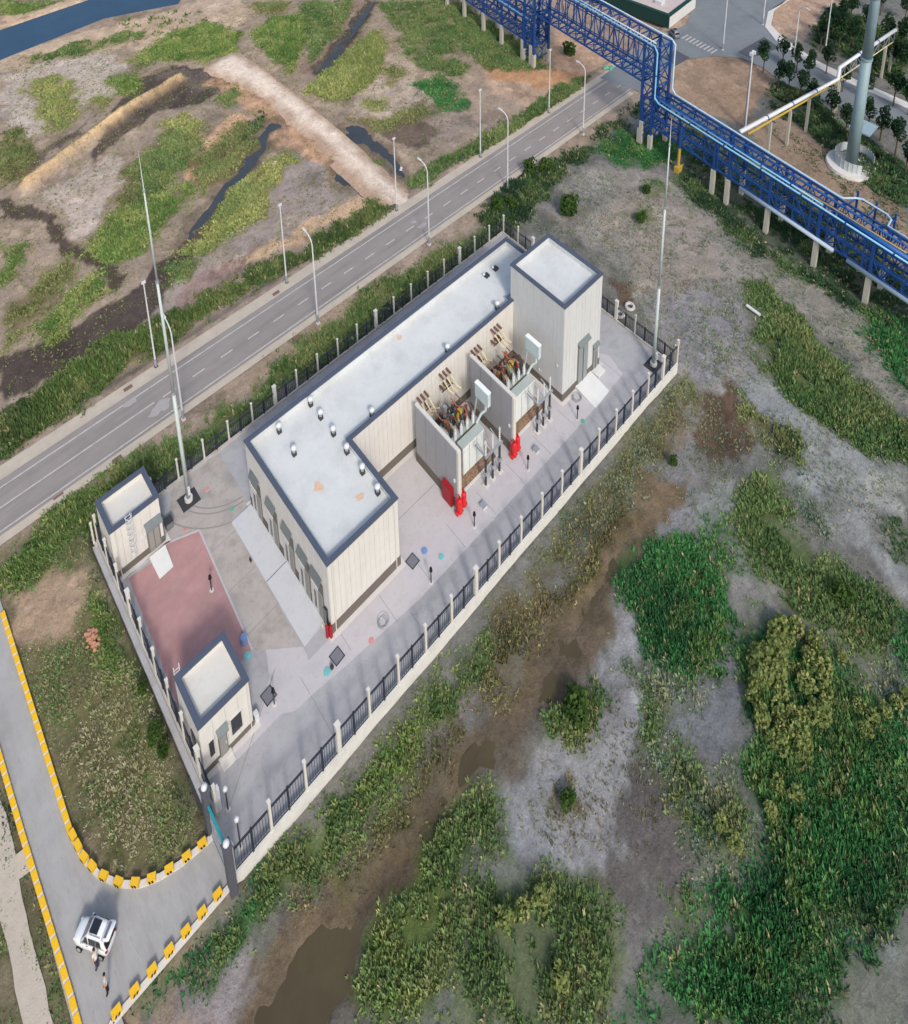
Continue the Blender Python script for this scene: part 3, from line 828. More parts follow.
def soil_colour(x, y):
    base_w = np.array(lin((158, 144, 131)))
    base_e = np.array(lin((115, 115, 112)))
    base_lot = np.array(lin((124, 116, 98)))
    t = smooth01((x - y * 0.9 + 6) / 14)[:, None]
    # east or south of the north road
    e = smooth01((42 - y) / 4)[:, None] * smooth01((x + 6) / 4)[:, None]
    col = base_w[None, :] * (1 - e) + base_e[None, :] * e
    lot = (smooth01((2 - x) / 1.0) * smooth01((y + 1) / 1.5) * smooth01((44 - y) / 2))[:, None]
    col = col * (1 - lot) + base_lot[None, :] * lot
    wet = np.zeros(len(x))
    wx, wy = warp(x, y)
    for px, c, soft, w in SOILS:
        poly = lowpoly(px)
        xs = [p[0] for p in poly]
        ys = [p[1] for p in poly]
        sel = np.where((x > min(xs) - 5) & (x < max(xs) + 5) & (y > min(ys) - 5) & (y < max(ys) + 5))[0]
        if len(sel) == 0:
            continue
        s = sdist(wx[sel], wy[sel], poly)
        k = smooth01((s + soft * .3) / (soft * .6) + (fbm(x[sel], y[sel], 1.4, 77, 3) - 0.5) * 2.2 * (np.abs(s) < soft * 1.6))
        col[sel] = col[sel] * (1 - k[:, None]) + np.array(lin(c))[None, :] * k[:, None]
        wet[sel] = wet[sel] * (1 - k) + w * k
    for poly, lev, dep, rg in POOLS:
        sp = sdist(wx, wy, poly)
        k = smooth01((sp + 2.4) / 1.8)[:, None] * .6
        col = col * (1 - k) + np.array(lin((92, 82, 70)))[None, :] * k
        wet = np.maximum(wet, k[:, 0])
    # moss, seedlings and leaf litter under the standing plants
    for px, dens, ht, wd, key, patch in VEG:
        poly = lowpoly(px, -.6)
        xs = [p[0] for p in poly]
        ys = [p[1] for p in poly]
        sel = np.where((x > min(xs) - 5) & (x < max(xs) + 5) & (y > min(ys) - 5) & (y < max(ys) + 5))[0]
        if len(sel) == 0 or dens < 1.3:
            continue
        s = sdist(wx[sel], wy[sel], poly)
        k = smooth01((s + 1.2) / 2.6 + (fbm(x[sel], y[sel], 1.2, 177, 3) - 0.5) * 1.1 * (np.abs(s) < 3))
        k = k * min(.85, .25 + dens * .12) * np.clip(1.25 - patch * 1.2, .3, 1)
        c = (np.array(lin(GREENS[key][0])) + np.array(lin(GREENS[key][1]))) * .5
        c = c * np.array([1.05, .92, .9])
        col[sel] = col[sel] * (1 - k[:, None]) + c[None, :] * k[:, None]
        wet[sel] *= 1 - k
    d = seg_dist(x, y, BUND)
    k = np.exp(-((d + (fbm(x, y, 2, 5, 3) - .5) * 1.2) / 1.25) ** 2)[:, None]
    col = col * (1 - k) + np.array(lin((204, 178, 142)))[None, :] * k
    # natural variety of the mud: drier and damper blotches
    n = (fbm(x, y, 6.0, 11, 5) - 0.5)
    n2 = (fbm(x, y, 1.6, 23, 4) - 0.5)
    col = col * (1 + 0.38 * n + 0.34 * n2)[:, None]
    dk = smooth01((fbm(x, y, 3.2, 211, 5) - .56) / .05) * smooth01((fbm(x, y, 12.0, 223, 3) - .42) / .2)
    col = col * (1 - .26 * dk)[:, None]
    lt = smooth01((fbm(x, y, 2.4, 251, 5) - .58) / .05) * smooth01((fbm(x, y, 10.0, 263, 3) - .42) / .2)
    col = col * (1 + .22 * lt)[:, None]
    hue = (fbm(x, y, 14.0, 57, 3) - 0.5)[:, None]
    col = col * (1 + hue * np.array([0.09, 0.02, -0.09])[None, :])
    col = col * (np.array([.99, .945, .885]) * (1 - e) + np.array([1.01, 1.0, .96]) * e)
    return np.clip(col * 0.92, 0.005, 0.9), wet


def set_attr(me, name, typ, dom, arr):
    a = me.attributes.new(name, typ, dom)
    key = 'color' if 'COLOR' in typ else ('value' if typ == 'FLOAT' else 'vector')
    a.data.foreach_set(key, np.ascontiguousarray(arr, dtype=np.float32).ravel())


def axis(a, b, step):
    core = np.arange(a, b + step * .5, step)
    ext = np.cumsum(np.geomspace(step * 2, 900, 16))
    return np.concatenate([a - ext[::-1], core, b + ext])


gx, gy = axis(FINE[0], FINE[1], GS), axis(FINE[2], FINE[3], GS)
X, Y = np.meshgrid(gx, gy)
xf, yf = X.ravel(), Y.ravel()
zf = zground(xf, yf)
scol, swet = soil_colour(xf, yf)
nx, ny = len(gx), len(gy)
me = bpy.data.meshes.new('ground')
idx = np.arange(nx * ny).reshape(ny, nx)
quads = np.stack([idx[:-1, :-1], idx[:-1, 1:], idx[1:, 1:], idx[1:, :-1]], -1).reshape(-1, 4)
me.vertices.add(nx * ny)
me.vertices.foreach_set('co', np.stack([xf, yf, zf], -1).astype(np.float32).ravel())
me.loops.add(quads.size)
me.loops.foreach_set('vertex_index', quads.ravel().astype(np.int32))
me.polygons.add(len(quads))
me.polygons.foreach_set('loop_start', np.arange(0, quads.size, 4, dtype=np.int32))
me.polygons.foreach_set('loop_total', np.full(len(quads), 4, dtype=np.int32))
me.update()
set_attr(me, 'tint', 'FLOAT_COLOR', 'POINT', np.concatenate([scol, np.ones((len(scol), 1))], 1))
set_attr(me, 'wet', 'FLOAT', 'POINT', swet)
me.polygons.foreach_set('use_smooth', np.ones(len(quads), bool))
me.materials.append(M['soil'])
ground = bpy.data.objects.new('ground', me)
COL.objects.link(ground)
ground['kind'] = 'structure'


def ground_z(x, y):
    return float(zground(np.array([float(x)]), np.array([float(y)]))[0])


# ------------------------------------------------------------------ water
def sheet(name, px, z, m, wob=0.0, seed=0, world=None):
    poly = world or [tuple(G(u, v, z)[:2]) for u, v in px]
    pts = []
    n = len(poly)
    for i in range(n):
        a, b = np.array(poly[i]), np.array(poly[(i + 1) % n])
        L = np.linalg.norm(b - a)
        k = max(1, int(L / 1.2)) if wob else 1
        nrm = np.array([b[1] - a[1], a[0] - b[0]]) / (L + 1e-9)
        for j in range(k):
            p = a + (b - a) * j / k
            if wob:
                p = p + nrm * (float(fbm(np.array([p[0]]), np.array([p[1]]), 3.0, seed, 3)[0]) - .5) * 2 * wob
            pts.append(tuple(p))
    b = bmesh.new()
    vs = [b.verts.new((p[0], p[1], z)) for p in pts]
    es = [b.edges.new((vs[i], vs[(i + 1) % len(vs)])) for i in range(len(vs))]
    bmesh.ops.triangle_fill(b, edges=es, use_beauty=True, normal=(0, 0, 1))
    for f in b.faces:
        if f.normal.z < 0:
            f.normal_flip()
    me = bpy.data.meshes.new(name)
    b.to_mesh(me)
    b.free()
    me.materials.append(M[m])
    o = bpy.data.objects.new(name, me)
    COL.objects.link(o)
    o['kind'] = 'structure'
    BASE[o.name] = (0, 0, 0)
    return o


sheet('canal_water', None, -1.45, 'water_canal', world=CANAL)
for poly, lev, dep, rg in POOLS:
    cx_, cy_ = sum(p[0] for p in poly) / len(poly), sum(p[1] for p in poly) / len(poly)
    hull = []
    n = len(poly)
    for k in range(36):
        a = 2 * math.pi * k / 36
        dx, dy = math.cos(a), math.sin(a)
        hull.append(max((p[0] * dx + p[1] * dy, p) for p in poly)[1])
    out = []
    for p in hull:
        d = Vector((p[0] - cx_, p[1] - cy_))
        q = (p[0] + d.normalized().x * 2.2, p[1] + d.normalized().y * 2.2)
        if q not in out:
            out.append(q)
    WATER_M = 'water_brown' if cy_ < 30 else 'water_pool'
    struct('pool_water', MB().add([(p[0], p[1], lev) for p in out], [tuple(range(len(out)))]), WATER_M)

# ------------------------------------------------------------------ roads
road = struct('road', MB().add([(-40, 44.3, .0), (152, 44.3, 0), (152, 51.3, 0), (-40, 51.3, 0)], [(0, 1, 2, 3)]), 'asphalt')
struct('road_shoulder', MB().add([(-40, 51.3, -.03), (150, 51.3, -.03), (150, 52.9, -.06), (-40, 53.4, -.06)], [(0, 1, 2, 3)]), 'shoulder')
struct('road_shoulder', MB().add([(-40, 43.2, -.06), (122, 43.2, -.06), (122, 44.3, -.03), (-40, 44.3, -.03)], [(0, 1, 2, 3)]), 'shoulder')


def strip(x0, x1, y0, y1, z):
    return MB().add([(x0, y0, z), (x1, y0, z), (x1, y1, z), (x0, y1, z)], [(0, 1, 2, 3)])


strip(-40, 150, 44.66, 44.84, .004).build('edge_line', 'paint', road)
strip(-40, 150, 50.2, 50.38, .004).build('edge_line', 'paint', road)
strip(-40, 13.0, 47.6, 47.78, .004).build('centre_line', 'paint', road)
dash = strip(-.95, .95, -.1, .1, 0).mesh('lane_dash', 'paint')
x = 15.2
while x < 148:
    piece('lane_dash', dash, road, (x, 47.66 - x * .004, .004))
    x += 4.45
wst = mat('worn_paint', (158, 154, 152), .85, .05, 2.0)
M['worn_paint'] = wst
for si_, (u, v, r) in enumerate(((131, 402, .9), (163, 405, 1.1), (155, 412, .8), (422, 226, .9), (414, 222, .5))):
    p = G(u, v)
    pts = [(p[0] + r * (1 + .3 * math.sin(3 * a + u)) * math.cos(a), p[1] + .7 * r * (1 + .3 * math.cos(2 * a + v)) * math.sin(a)) for a in [k * math.pi / 7 for k in range(14)]]
    mb = MB().add([(p[0], p[1], .008 + si_ * .003)] + [(q[0], q[1], .008 + si_ * .003) for q in pts], [(0, 1 + k, 1 + (k + 1) % 14) for k in range(14)])
    mb.build('tyre_scuff', 'worn_paint', road)
for (u, v) in ((128, 388), (117, 459), (58, 295 + 200), (276, 293), (297, 338)):
    p = G(u, v)
    b = strip(p[0] - .6, p[0] + .6, p[1] - .3, p[1] + .3, -.01)
    M.setdefault('drain', mat('drain', (120, 92, 82), .9, .1, 3))
    b.build('drain_grate', 'drain', road)

# west access road: L shape with a curved inner kerb
inner = [(-9.3, 44.0), (-9.3, 13.2), (-8.95, 10.6), (-8.3, 8.6), (-7.2, 6.8), (-5.9, 5.5), (-4.4, 4.7), (-2.9, 4.2), (-1.2, 3.9), (0.0, 3.75)]
wr = [(-12.8, 44.0), (-12.8, -12), (-9.6, -12), (-9.8, 0.25), (0.0, 0.15)] + inner[::-1]
sheet('access_road', None, -.02, 'road_conc', world=wr)
sheet('access_road_joint', None, -.016, 'yard', world=[(-7.3, .4), (-7.25, .4), (-9.2, 9.0), (-9.25, 9.0)])
sheet('path', [(0, 800), (14, 848), (30, 930), (55, 1030), (24, 1030), (8, 950), (-6, 900), (-14, 830)], -.03, 'shoulder', .25, 12)
sheet('path_patch', [(15, 855), (28, 845), (33, 870), (18, 880)], -.024, 'shoulder', .2, 13)

# sand track crossing the marsh
trk = [(232, 50), (252, 60), (275, 78), (302, 97), (340, 128), (380, 168), (405, 190), (424, 207), (402, 214), (382, 200), (362, 180), (330, 150), (300, 122), (270, 98), (246, 84), (215, 70), (205, 66)]
M['sand'] = mat('sand', (204, 186, 164), .95, .08, .6, bump=.5, fine=3, stain=.3, stain_s=.25, stain_c=(.36, .27, .2))
poly = [tuple(G(u, v, 0)[:2]) for u, v in trk]


def grid_patch(name, poly, zfun, m, step=.8, wob=.5, seed=0):
    xs = np.arange(min(p[0] for p in poly) - 1, max(p[0] for p in poly) + 1, step)
    ys = np.arange(min(p[1] for p in poly) - 1, max(p[1] for p in poly) + 1, step)
    XX, YY = np.meshgrid(xs, ys)
    a, b = XX.ravel(), YY.ravel()
    s = sdist(a + (fbm(a, b, 3, seed, 3) - .5) * 2 * wob, b + (fbm(a, b, 3, seed + 9, 3) - .5) * 2 * wob, poly).reshape(XX.shape)
    zz = zfun(XX, YY, s)
    mb = MB()
    ids = {}
    for i in range(len(ys) - 1):
        for j in range(len(xs) - 1):
            if max(s[i, j], s[i + 1, j], s[i, j + 1], s[i + 1, j + 1]) > -step:
                f = []
                for (p, q) in ((i, j), (i, j + 1), (i + 1, j + 1), (i + 1, j)):
                    if (p, q) not in ids:
                        ids[(p, q)] = len(mb.v)
                        mb.v.append((xs[q], ys[p], zz[p, q]))
                    f.append(ids[(p, q)])
                mb.f.append(tuple(f))
    o = struct(name, mb, m, smooth=True)
    if m == 'soil':
        P_ = np.array(mb.v)
        ss = sdist(P_[:, 0] + (fbm(P_[:, 0], P_[:, 1], 3, seed, 4) - .5) * 3, P_[:, 1] + (fbm(P_[:, 0], P_[:, 1], 3, seed + 9, 4) - .5) * 3, poly)
        k = smooth01((ss + .2) / 2.2)[:, None]
        c = np.array(lin((186, 158, 136))) * (1 - k) + np.array(lin((234, 216, 198))) * k
        c *= (1 + .3 * (fbm(P_[:, 0], P_[:, 1], 2.0, 71, 4) - .5))[:, None] * .85
        set_attr(o.data, 'tint', 'FLOAT_COLOR', 'POINT', np.concatenate([c, np.ones((len(c), 1))], 1))
        set_attr(o.data, 'wet', 'FLOAT', 'POINT', np.zeros(len(c)))
    return o


grid_patch('sand_track', poly, lambda a, b, s: -1.35 + (.85 + .4 * smooth01((64 - b) / 9)) * smooth01((s + 1.8) / 2.2) + (fbm(a, b, 2, 4, 3) - .5) * .2, 'soil', 1.6)

# crossing road to the north-east
xr = [tuple(G(u, v)[:2]) for u, v in ((640, 92), (653, 80), (668, 70), (688, 59), (712, 56), (742, 58), (763, 68), (790, 88), (837, 105), (908, 136), (960, 160), (960, 132), (908, 109), (844, 81),
                                      (810, 64), (776, 41), (765, 27), (768, 12), (786, 2), (830, -30), (760, -40), (700, -8), (686, 24), (662, 38), (640, 48), (600, 78))]
sheet('crossing_road', None, .006, 'asphalt_blue', world=xr)
sheet('asphalt_patch', None, .012, 'asphalt_dark', world=[tuple(G(u, v)[:2]) for u, v in ((738, 52), (764, 37), (780, 48), (750, 58))])
sheet('asphalt_patch', None, .012, 'asphalt_dark', world=[tuple(G(u, v)[:2]) for u, v in ((664, 56), (676, 50), (690, 58), (675, 66))])
mb = MB()
q = [tuple(G(u, v)[:2]) for u, v in ((830, -30), (786, 2), (768, 12), (765, 27), (776, 41), (810, 64), (844, 81), (908, 109), (960, 132))]
q2 = [tuple(G(u + 2, v - 1)[:2]) for u, v in ((833, -34), (786, 0), (772, 12), (769, 26), (780, 38), (813, 61), (847, 78), (911, 106), (963, 129))]
for a, b, c, d in zip(q[:-1], q[1:], q2[1:], q2[:-1]):
    mb.add([(a[0], a[1], -.1), (b[0], b[1], -.1), (c[0], c[1], -.1), (d[0], d[1], -.1), (a[0], a[1], .14), (b[0], b[1], .14), (c[0], c[1], .14), (d[0], d[1], .14)],
           [(0, 1, 5, 4), (1, 2, 6, 5), (2, 3, 7, 6), (3, 0, 4, 7), (4, 5, 6, 7)])
struct('pavement', mb, 'conc_pale')
for k in range(9):
    p = np.array(G(682 + k * 3.6, 38.5 + k * 1.85))
    d = np.array(G(682 + k * 3.6 + 5, 38.5 + k * 1.85 - 3)) - p
    d = d / np.linalg.norm(d) * 2.6
    n = np.array([-d[1], d[0]]) / 2.6 * .22
    o = MB().add([(p[0] - n[0], p[1] - n[1], .016), (p[0] + d[0] - n[0], p[1] + d[1] - n[1], .016), (p[0] + d[0] + n[0], p[1] + d[1] + n[1], .016), (p[0] + n[0], p[1] + n[1], .016)], [(0, 1, 2, 3)]).build('crossing_stripe', 'paint', bpy.data.objects['crossing_road'])

# ------------------------------------------------------------------ yard
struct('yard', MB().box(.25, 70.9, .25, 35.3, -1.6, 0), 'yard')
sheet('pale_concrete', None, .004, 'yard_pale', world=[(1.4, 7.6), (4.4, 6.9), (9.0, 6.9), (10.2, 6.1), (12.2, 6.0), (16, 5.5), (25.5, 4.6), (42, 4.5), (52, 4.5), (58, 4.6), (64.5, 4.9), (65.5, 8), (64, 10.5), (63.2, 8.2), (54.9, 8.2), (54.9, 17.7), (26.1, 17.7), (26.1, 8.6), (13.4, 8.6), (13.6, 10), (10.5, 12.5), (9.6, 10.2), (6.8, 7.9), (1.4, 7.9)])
sheet('tan_concrete', None, .004, 'yard_tan', world=[(10.6, 28.2), (9.6, 13.2), (10.6, 12.6), (13.5, 10.2), (13.7, 26.4), (16.4, 26.8), (16.4, 34.9), (9.8, 34.9), (7.2, 30.0)])
sheet('red_paving', None, .008, 'red_pave', world=[(2.2, 29.2), (4.8, 28.9), (6.9, 29.6), (10.35, 28.2), (9.35, 13.6), (6.6, 13.3), (1.6, 13.3), (1.6, 14.5)])
mb = MB()
for a, b in (((10.42, 28.2), (9.42, 13.55)), ((2.2, 29.25), (6.9, 29.65)), ((6.9, 29.65), (10.4, 28.25))):
    mb.bar((a[0], a[1], .02), (b[0], b[1], .02), .18, .1)
struct('paving_kerb', mb, 'yard_pale')
M['slab_gap'] = mat('slab_gap', (138, 135, 134), .9, .1, 2)
mb = MB()
for k in range(11):
    x = 12 + k * 5.2
    mb.bar((x, 4.7 if x > 20 else 6.2, .0085), (x, 8.0 if x < 54 else 4.8 + 3, .0085), .05, .004)
for (a, b) in (((9.6, 20), (13.6, 20.2)), ((9.9, 25), (13.7, 25.2)), ((9.4, 15), (13.6, 15.2)), ((26.4, 12.5), (34.8, 12.5)), ((10.5, 10.5), (2, 4.5)), ((24, .6), (24, 4.4)), ((40, .6), (40, 4.4)), ((12, .6), (12, 6.0)), ((56, .6), (56, 4.4))):
    mb.bar((a[0], a[1], .0085), (b[0], b[1], .0085), .06, .004)
struct('slab_joints', mb, 'slab_gap')
M['track'] = mat('track', (140, 136, 134), .9, .1, .8)
mb = MB()
for r0, cx, cy in ((6.0, 17, 34), (6.6, 17, 34), (9.5, 18, 35)):
    prev = None
    for k in range(12):
        a = math.radians(185 + k * 7)
        p = (cx + r0 * 1.1 * math.cos(a), cy + r0 * math.sin(a))
        if prev:
            d = Vector((p[0] - prev[0], p[1] - prev[1], 0)).normalized()
            n = Vector((-d.y, d.x, 0)) * .09
            mb.add([(prev[0] - n.x, prev[1] - n.y, .009), (p[0] - n.x, p[1] - n.y, .009), (p[0] + n.x, p[1] + n.y, .009), (prev[0] + n.x, prev[1] + n.y, .009)], [(0, 1, 2, 3)])
        prev = p
o = struct('tyre_tracks', mb, 'track')


# ------------------------------------------------------------------ buildings
def offset(poly, d):
    """move an axis-aligned counter-clockwise outline inward by d"""
    n = len(poly)
    out = []
    for i in range(n):
        p0, p1, p2 = Vector(poly[i - 1]), Vector(poly[i]), Vector(poly[(i + 1) % n])
        a = (p1 - p0).normalized()
        b = (p2 - p1).normalized()
        na, nb = Vector((-a.y, a.x)), Vector((-b.y, b.x))
        out.append(tuple(p1 + (na + nb) * d))
    return out


def building(name, label, cat, poly, h, plinth, faces, strip_w=1.1, rows=2, wall='wall_cream', roof='roof', par=1.1, foot=.55, cladz=None):
    cx, cy = poly[0]
    t = thing(name, label, cat, (cx, cy, 0))
    MB().ring(poly, offset(poly, .32), 0, h - .2).build('wall', wall if wall != 'wall_cream' else 'joint', t)
    mb = MB()
    n = len(poly)
    for i in range(n):
        if i not in faces:
            continue
        a, b = Vector(poly[i]), Vector(poly[(i + 1) % n])
        L = (b - a).length
        d = (b - a) / L
        nn = Vector((d.y, -d.x))
        k = max(1, round(L / strip_w))
        w = L / k
        z0, z1 = plinth, h - .22
        for r in range(rows):
            za, zb = z0 + (z1 - z0) * r / rows + .01, z0 + (z1 - z0) * (r + 1) / rows - .01
            for j in range(k):
                p, q = a + d * (w * j + .012), a + d * (w * (j + 1) - .012)
                dep_ = .04 + .012 * ((j * 7 + r * 5 + i * 3) % 5) / 4
                p2, q2 = p + nn * dep_, q + nn * dep_
                mb.add([(p.x, p.y, za), (q.x, q.y, za), (q2.x, q2.y, za), (p2.x, p2.y, za), (p.x, p.y, zb), (q.x, q.y, zb), (q2.x, q2.y, zb), (p2.x, p2.y, zb)],
                       [(3, 2, 6, 7), (0, 3, 7, 4), (2, 1, 5, 6), (4, 7, 6, 5), (0, 1, 2, 3)])
    if faces:
        o = mb.build('cladding', wall, t)
        o['kind'] = 'stuff'
    MB().ring(offset(poly, -.09), poly, 0, plinth).build('plinth', 'plinth', t)
    MB().ring(offset(poly, -foot), offset(poly, -.09), 0.01, .07).build('footing', 'conc_pale', t)
    inn = offset(poly, .34)
    mb = MB().add([(p[0], p[1], h - par) for p in inn], [tuple(range(n))])
    for i in range(n):
        a, b = inn[i], inn[(i + 1) % n]
        mb.add([(a[0], a[1], h - par), (b[0], b[1], h - par), (b[0], b[1], h - .21), (a[0], a[1], h - .21)], [(3, 2, 1, 0)])
    mb.build('roof', roof, t)
    MB().ring(offset(poly, -.12), offset(poly, .42), h - .2, h).build('coping', 'coping', t)
    return t


def rect(x0, x1, y0, y1):
    return [(x0, y0), (x1, y0), (x1, y1), (x0, y1)]


XA, XB, YA, YB, YC, XD, HM = 16.56, 26.03, 8.74, 26.4, 17.75, 62.49, 10.77
XE, XG, YG, YH, HT = 54.93, 63.16, 8.32, 18.3, 16.67
main = building('switchgear_hall', 'long cream L-shaped equipment hall with pale flat roof and navy coping in the yard', 'building',
                [(XA, YA), (XB, YA), (XB, YC), (XE - .06, YC), (XE - .06, YH + .06), (XD, YH + .06), (XD, YB), (XA, YB)], HM, 1.45, (0, 1, 2, 6, 7), .68, 4)
# rust spots and stains on the roof
M['rust'] = mat('rust', (206, 176, 150), .9, .08, 3.0)
for (u, v, r) in ((318.5, 486.5, .55), (359.5, 497, .5), (399, 337, .4)):
    p = G(u, v, HM - 1.1)
    pts = [(p[0] + r * (1 + .35 * math.sin(3 * a + u)) * math.cos(a), p[1] + r * (1 + .3 * math.cos(2 * a + v)) * math.sin(a)) for a in [k * math.pi / 6 for k in range(12)]]
    MB().add([(p[0], p[1], HM - 1.095)] + [(q[0], q[1], HM - 1.095) for q in pts], [(0, 1 + k, 1 + (k + 1) % 12) for k in range(12)]).build('rust_stain', 'rust', main)


# mushroom ventilators on the roof
def roof_vent(x, y, z, parent, k=.86):
    b = MB().box(x - .28 * k, x + .28 * k, y - .28 * k, y + .28 * k, z, z + .5).build('vent_base', 'dark_grey', parent)
    mb = MB().tube((x, y, z + .5), (x, y, z + .95), .24 * k, .24 * k, 10)
    mb.build('vent_neck', 'steel_grey', b)
    mb = MB().ball((x, y, z + 1.2), .43 * k, 10, 6, 0.9)
    mb.build('vent_cap', 'steel_white', b, smooth=True)


for x, y in ((20.5, 25.1), (20.4, 21.5), (25.2, 23.0), (25.2, 25.3), (25.2, 20.2), (25.15, 17.3), (25.15, 14.15), (25.1, 11.15), (30.06, 18.75), (42.9, 18.75), (52.7, 18.85)):
    roof_vent(x, y, HM - 1.1, main)
for x, y in ((55.7, 24.0), (57.6, 24.0)):
    b = MB().box(x - .35, x + .35, y - .35, y + .35, HM - 1.1, HM - .75).build('roof_hatch', 'dark_grey', main)
    MB().ball((x - .3, y + .3, HM - .7), .22, 8, 4).build('hatch_cap', 'steel_white', b)

# west doors of the hall
for i, y in enumerate((24.6, 20.75, 17.2, 13.9, 11.2)):
    hh = 7.1 if i == 0 else 6.9
    MB().box(XA - .1, XA - .051, y - 1.25, y + 1.15, 0.05, hh - .9).build('door_surround', 'surround', main)
    c = MB()
    c.add([(XA - .1, y - 1.1, hh), (XA - .1, y + .9, hh), (XA - .5, y + .9, hh - .9), (XA - .5, y - 1.1, hh - .9),
           (XA - .1, y - 1.1, hh - .1), (XA - .1, y + .9, hh - .1), (XA - .5, y + .9, hh - 1.0), (XA - .5, y - 1.1, hh - 1.0)],
          [(0, 1, 2, 3), (7, 6, 5, 4), (0, 3, 7, 4), (1, 5, 6, 2), (3, 2, 6, 7), (0, 4, 5, 1)])
    c.build('canopy', 'canopy', main)
    d = MB().box(XA - .2, XA - .1, y - .2, y + 1.1, .45, 4.4).build('door', 'conc_pale', main)
    MB().box(XA - .23, XA - .2, y + .1, y + .5, 1.0, 3.6).build('door_pane', 'glass', d)
    MB().box(XA - .2, XA - .1, y - 1.1, y - .26, .45, 4.2).build('door_leaf', 'door_grey', main)
rp = MB().add([(13.7, 26.3, .03), (16.4, 26.3, .4), (16.4, 10.2, .4), (13.7, 9.9, .03), (13.7, 26.3, 0), (16.4, 26.3, 0), (16.4, 10.2, 0), (13.7, 9.9, 0)],
              [(3, 2, 1, 0), (4, 0, 1, 5), (3, 7, 6, 2), (0, 4, 7, 3), (1, 2, 6, 5)]).build('ramp', 'ramp', main)
MB().bar((13.7, 17.9, .05), (16.4, 17.9, .42), .07, .03).build('ramp_joint', 'lid_grey', rp)
MB().box(XA - .28, XA - .03, 9.3, 9.75, .05, 3.2).build('side_door', 'glass', main)
MB().bar((17.0, 8.64, .1), (17.0, 8.64, 10.3), .1).build('downpipe', 'post_white', main)
MB().bar((25.5, 8.64, .1), (25.5, 8.64, 10.3), .1).build('downpipe', 'post_white', main)
for (x, y) in ((16.3, 8.6), (16.05, 8.9)):
    o = MB().tube((x, y, 0), (x, y, 1.5), .2, .2, 10)
    o.ball((x, y, 1.5), .2, 8, 5)
    o.tube((x, y, 1.6), (x, y, 1.9), .07, .07, 6)
    tag(o.build('fire_extinguisher', 'dark_red', None, loc=(x, y, 0)), 'small red fire extinguisher %s at the near corner of the cream hall' % ('nearest the fence' if y == 8.6 else 'nearest the ramp'), 'extinguisher', 'extinguishers at the hall corner')

tower = building('control_block', 'tall grey and cream block with raised white roof at the far end of the hall', 'building',
                 rect(XE, XG, YG, YH), HT, 1.3, (0, 1, 3), 0.62, 6, wall='wall_tower')
for (x0, x1, zt, fw_) in ((58.05, 60.3, 7.6, .6), (61.6, 62.75, 4.4, .45)):
    MB().box(x0, x1, YG - .15, YG - .055, .08, zt).build('door_surround', 'surround', tower)
    d = MB().box(x0 + .15, x1 - .15, YG - .2, YG - .15, .3, zt - .6).build('door', 'tower_door', tower)
    MB().bar((x0 + (x1 - x0) / 2, YG - .25, .3), (x0 + (x1 - x0) / 2, YG - .25, zt - 1.0), .05).build('door_seam', 'dark_grey', d)
    c = MB()
    a, b = x0 - .1, x1 + .15
    c.add([(a, YG - .06, zt + .5), (b, YG - .06, zt + .5), (b, YG - fw_, zt), (a, YG - fw_, zt), (a, YG - .06, zt + .4), (b, YG - .06, zt + .4), (b, YG - fw_, zt - .1), (a, YG - fw_, zt - .1)],
          [(3, 2, 1, 0), (4, 5, 6, 7), (0, 4, 7, 3), (1, 2, 6, 5), (3, 7, 6, 2), (0, 1, 5, 4)])
    c.build('canopy', 'canopy', tower)
MB().add([(57.7, 8.2, .5), (61.2, 8.2, .5), (61.0, 4.7, .03), (57.6, 4.5, .03), (57.7, 8.2, 0), (61.2, 8.2, 0), (61.0, 4.7, 0), (57.6, 4.5, 0)],
         [(3, 2, 1, 0), (3, 7, 6, 2), (0, 4, 7, 3), (1, 2, 6, 5)]).build('ramp', 'ramp_white', tower)
MB().box(61.4, 63.0, 6.9, 8.2, 0.02, .3).build('door_step', 'ramp_white', tower)
for x, y, z in ((54.82, 9.3, 5.8), (54.82, 12.5, 2.2)):
    MB().box(x - .08, x + .05, y - .12, y + .12, z - .15, z + .15).build('wall_lamp', 'steel_white', tower)

pump = building('pump_house', 'small cream pump house with roof ladder beside the tall left mast', 'building', rect(1.3, 6.9, 30.04, 34.42), 7.46, 1.0, (0, 3), 1.1, 2, roof='roof_cream', par=.8)
MB().box(5.0, 6.55, 29.92, 29.985, .08, 4.2).build('door_surround', 'surround', pump)
d = MB().box(5.15, 6.4, 29.86, 29.92, .2, 3.7).build('door', 'door_grey', pump)
MB().bar((5.77, 29.84, .2), (5.77, 29.84, 3.7), .04).build('door_seam', 'dark_grey', d)
MB().add([(4.85, 29.98, 4.9), (6.8, 29.98, 4.9), (6.8, 29.1, 4.5), (4.85, 29.1, 4.5), (4.85, 29.98, 4.8), (6.8, 29.98, 4.8), (6.8, 29.1, 4.4), (4.85, 29.1, 4.4)],
         [(3, 2, 1, 0), (4, 5, 6, 7), (0, 4, 7, 3), (1, 2, 6, 5), (3, 7, 6, 2)]).build('canopy', 'canopy', pump)
MB().add([(4.75, 29.4, .35), (6.7, 29.4, .35), (6.5, 26.75, .03), (4.8, 26.65, .03), (4.75, 29.4, 0), (6.7, 29.4, 0), (6.5, 26.75, 0), (4.8, 26.65, 0)],
         [(3, 2, 1, 0), (3, 7, 6, 2), (0, 4, 7, 3), (1, 2, 6, 5)]).build('ramp', 'ramp_white', pump)


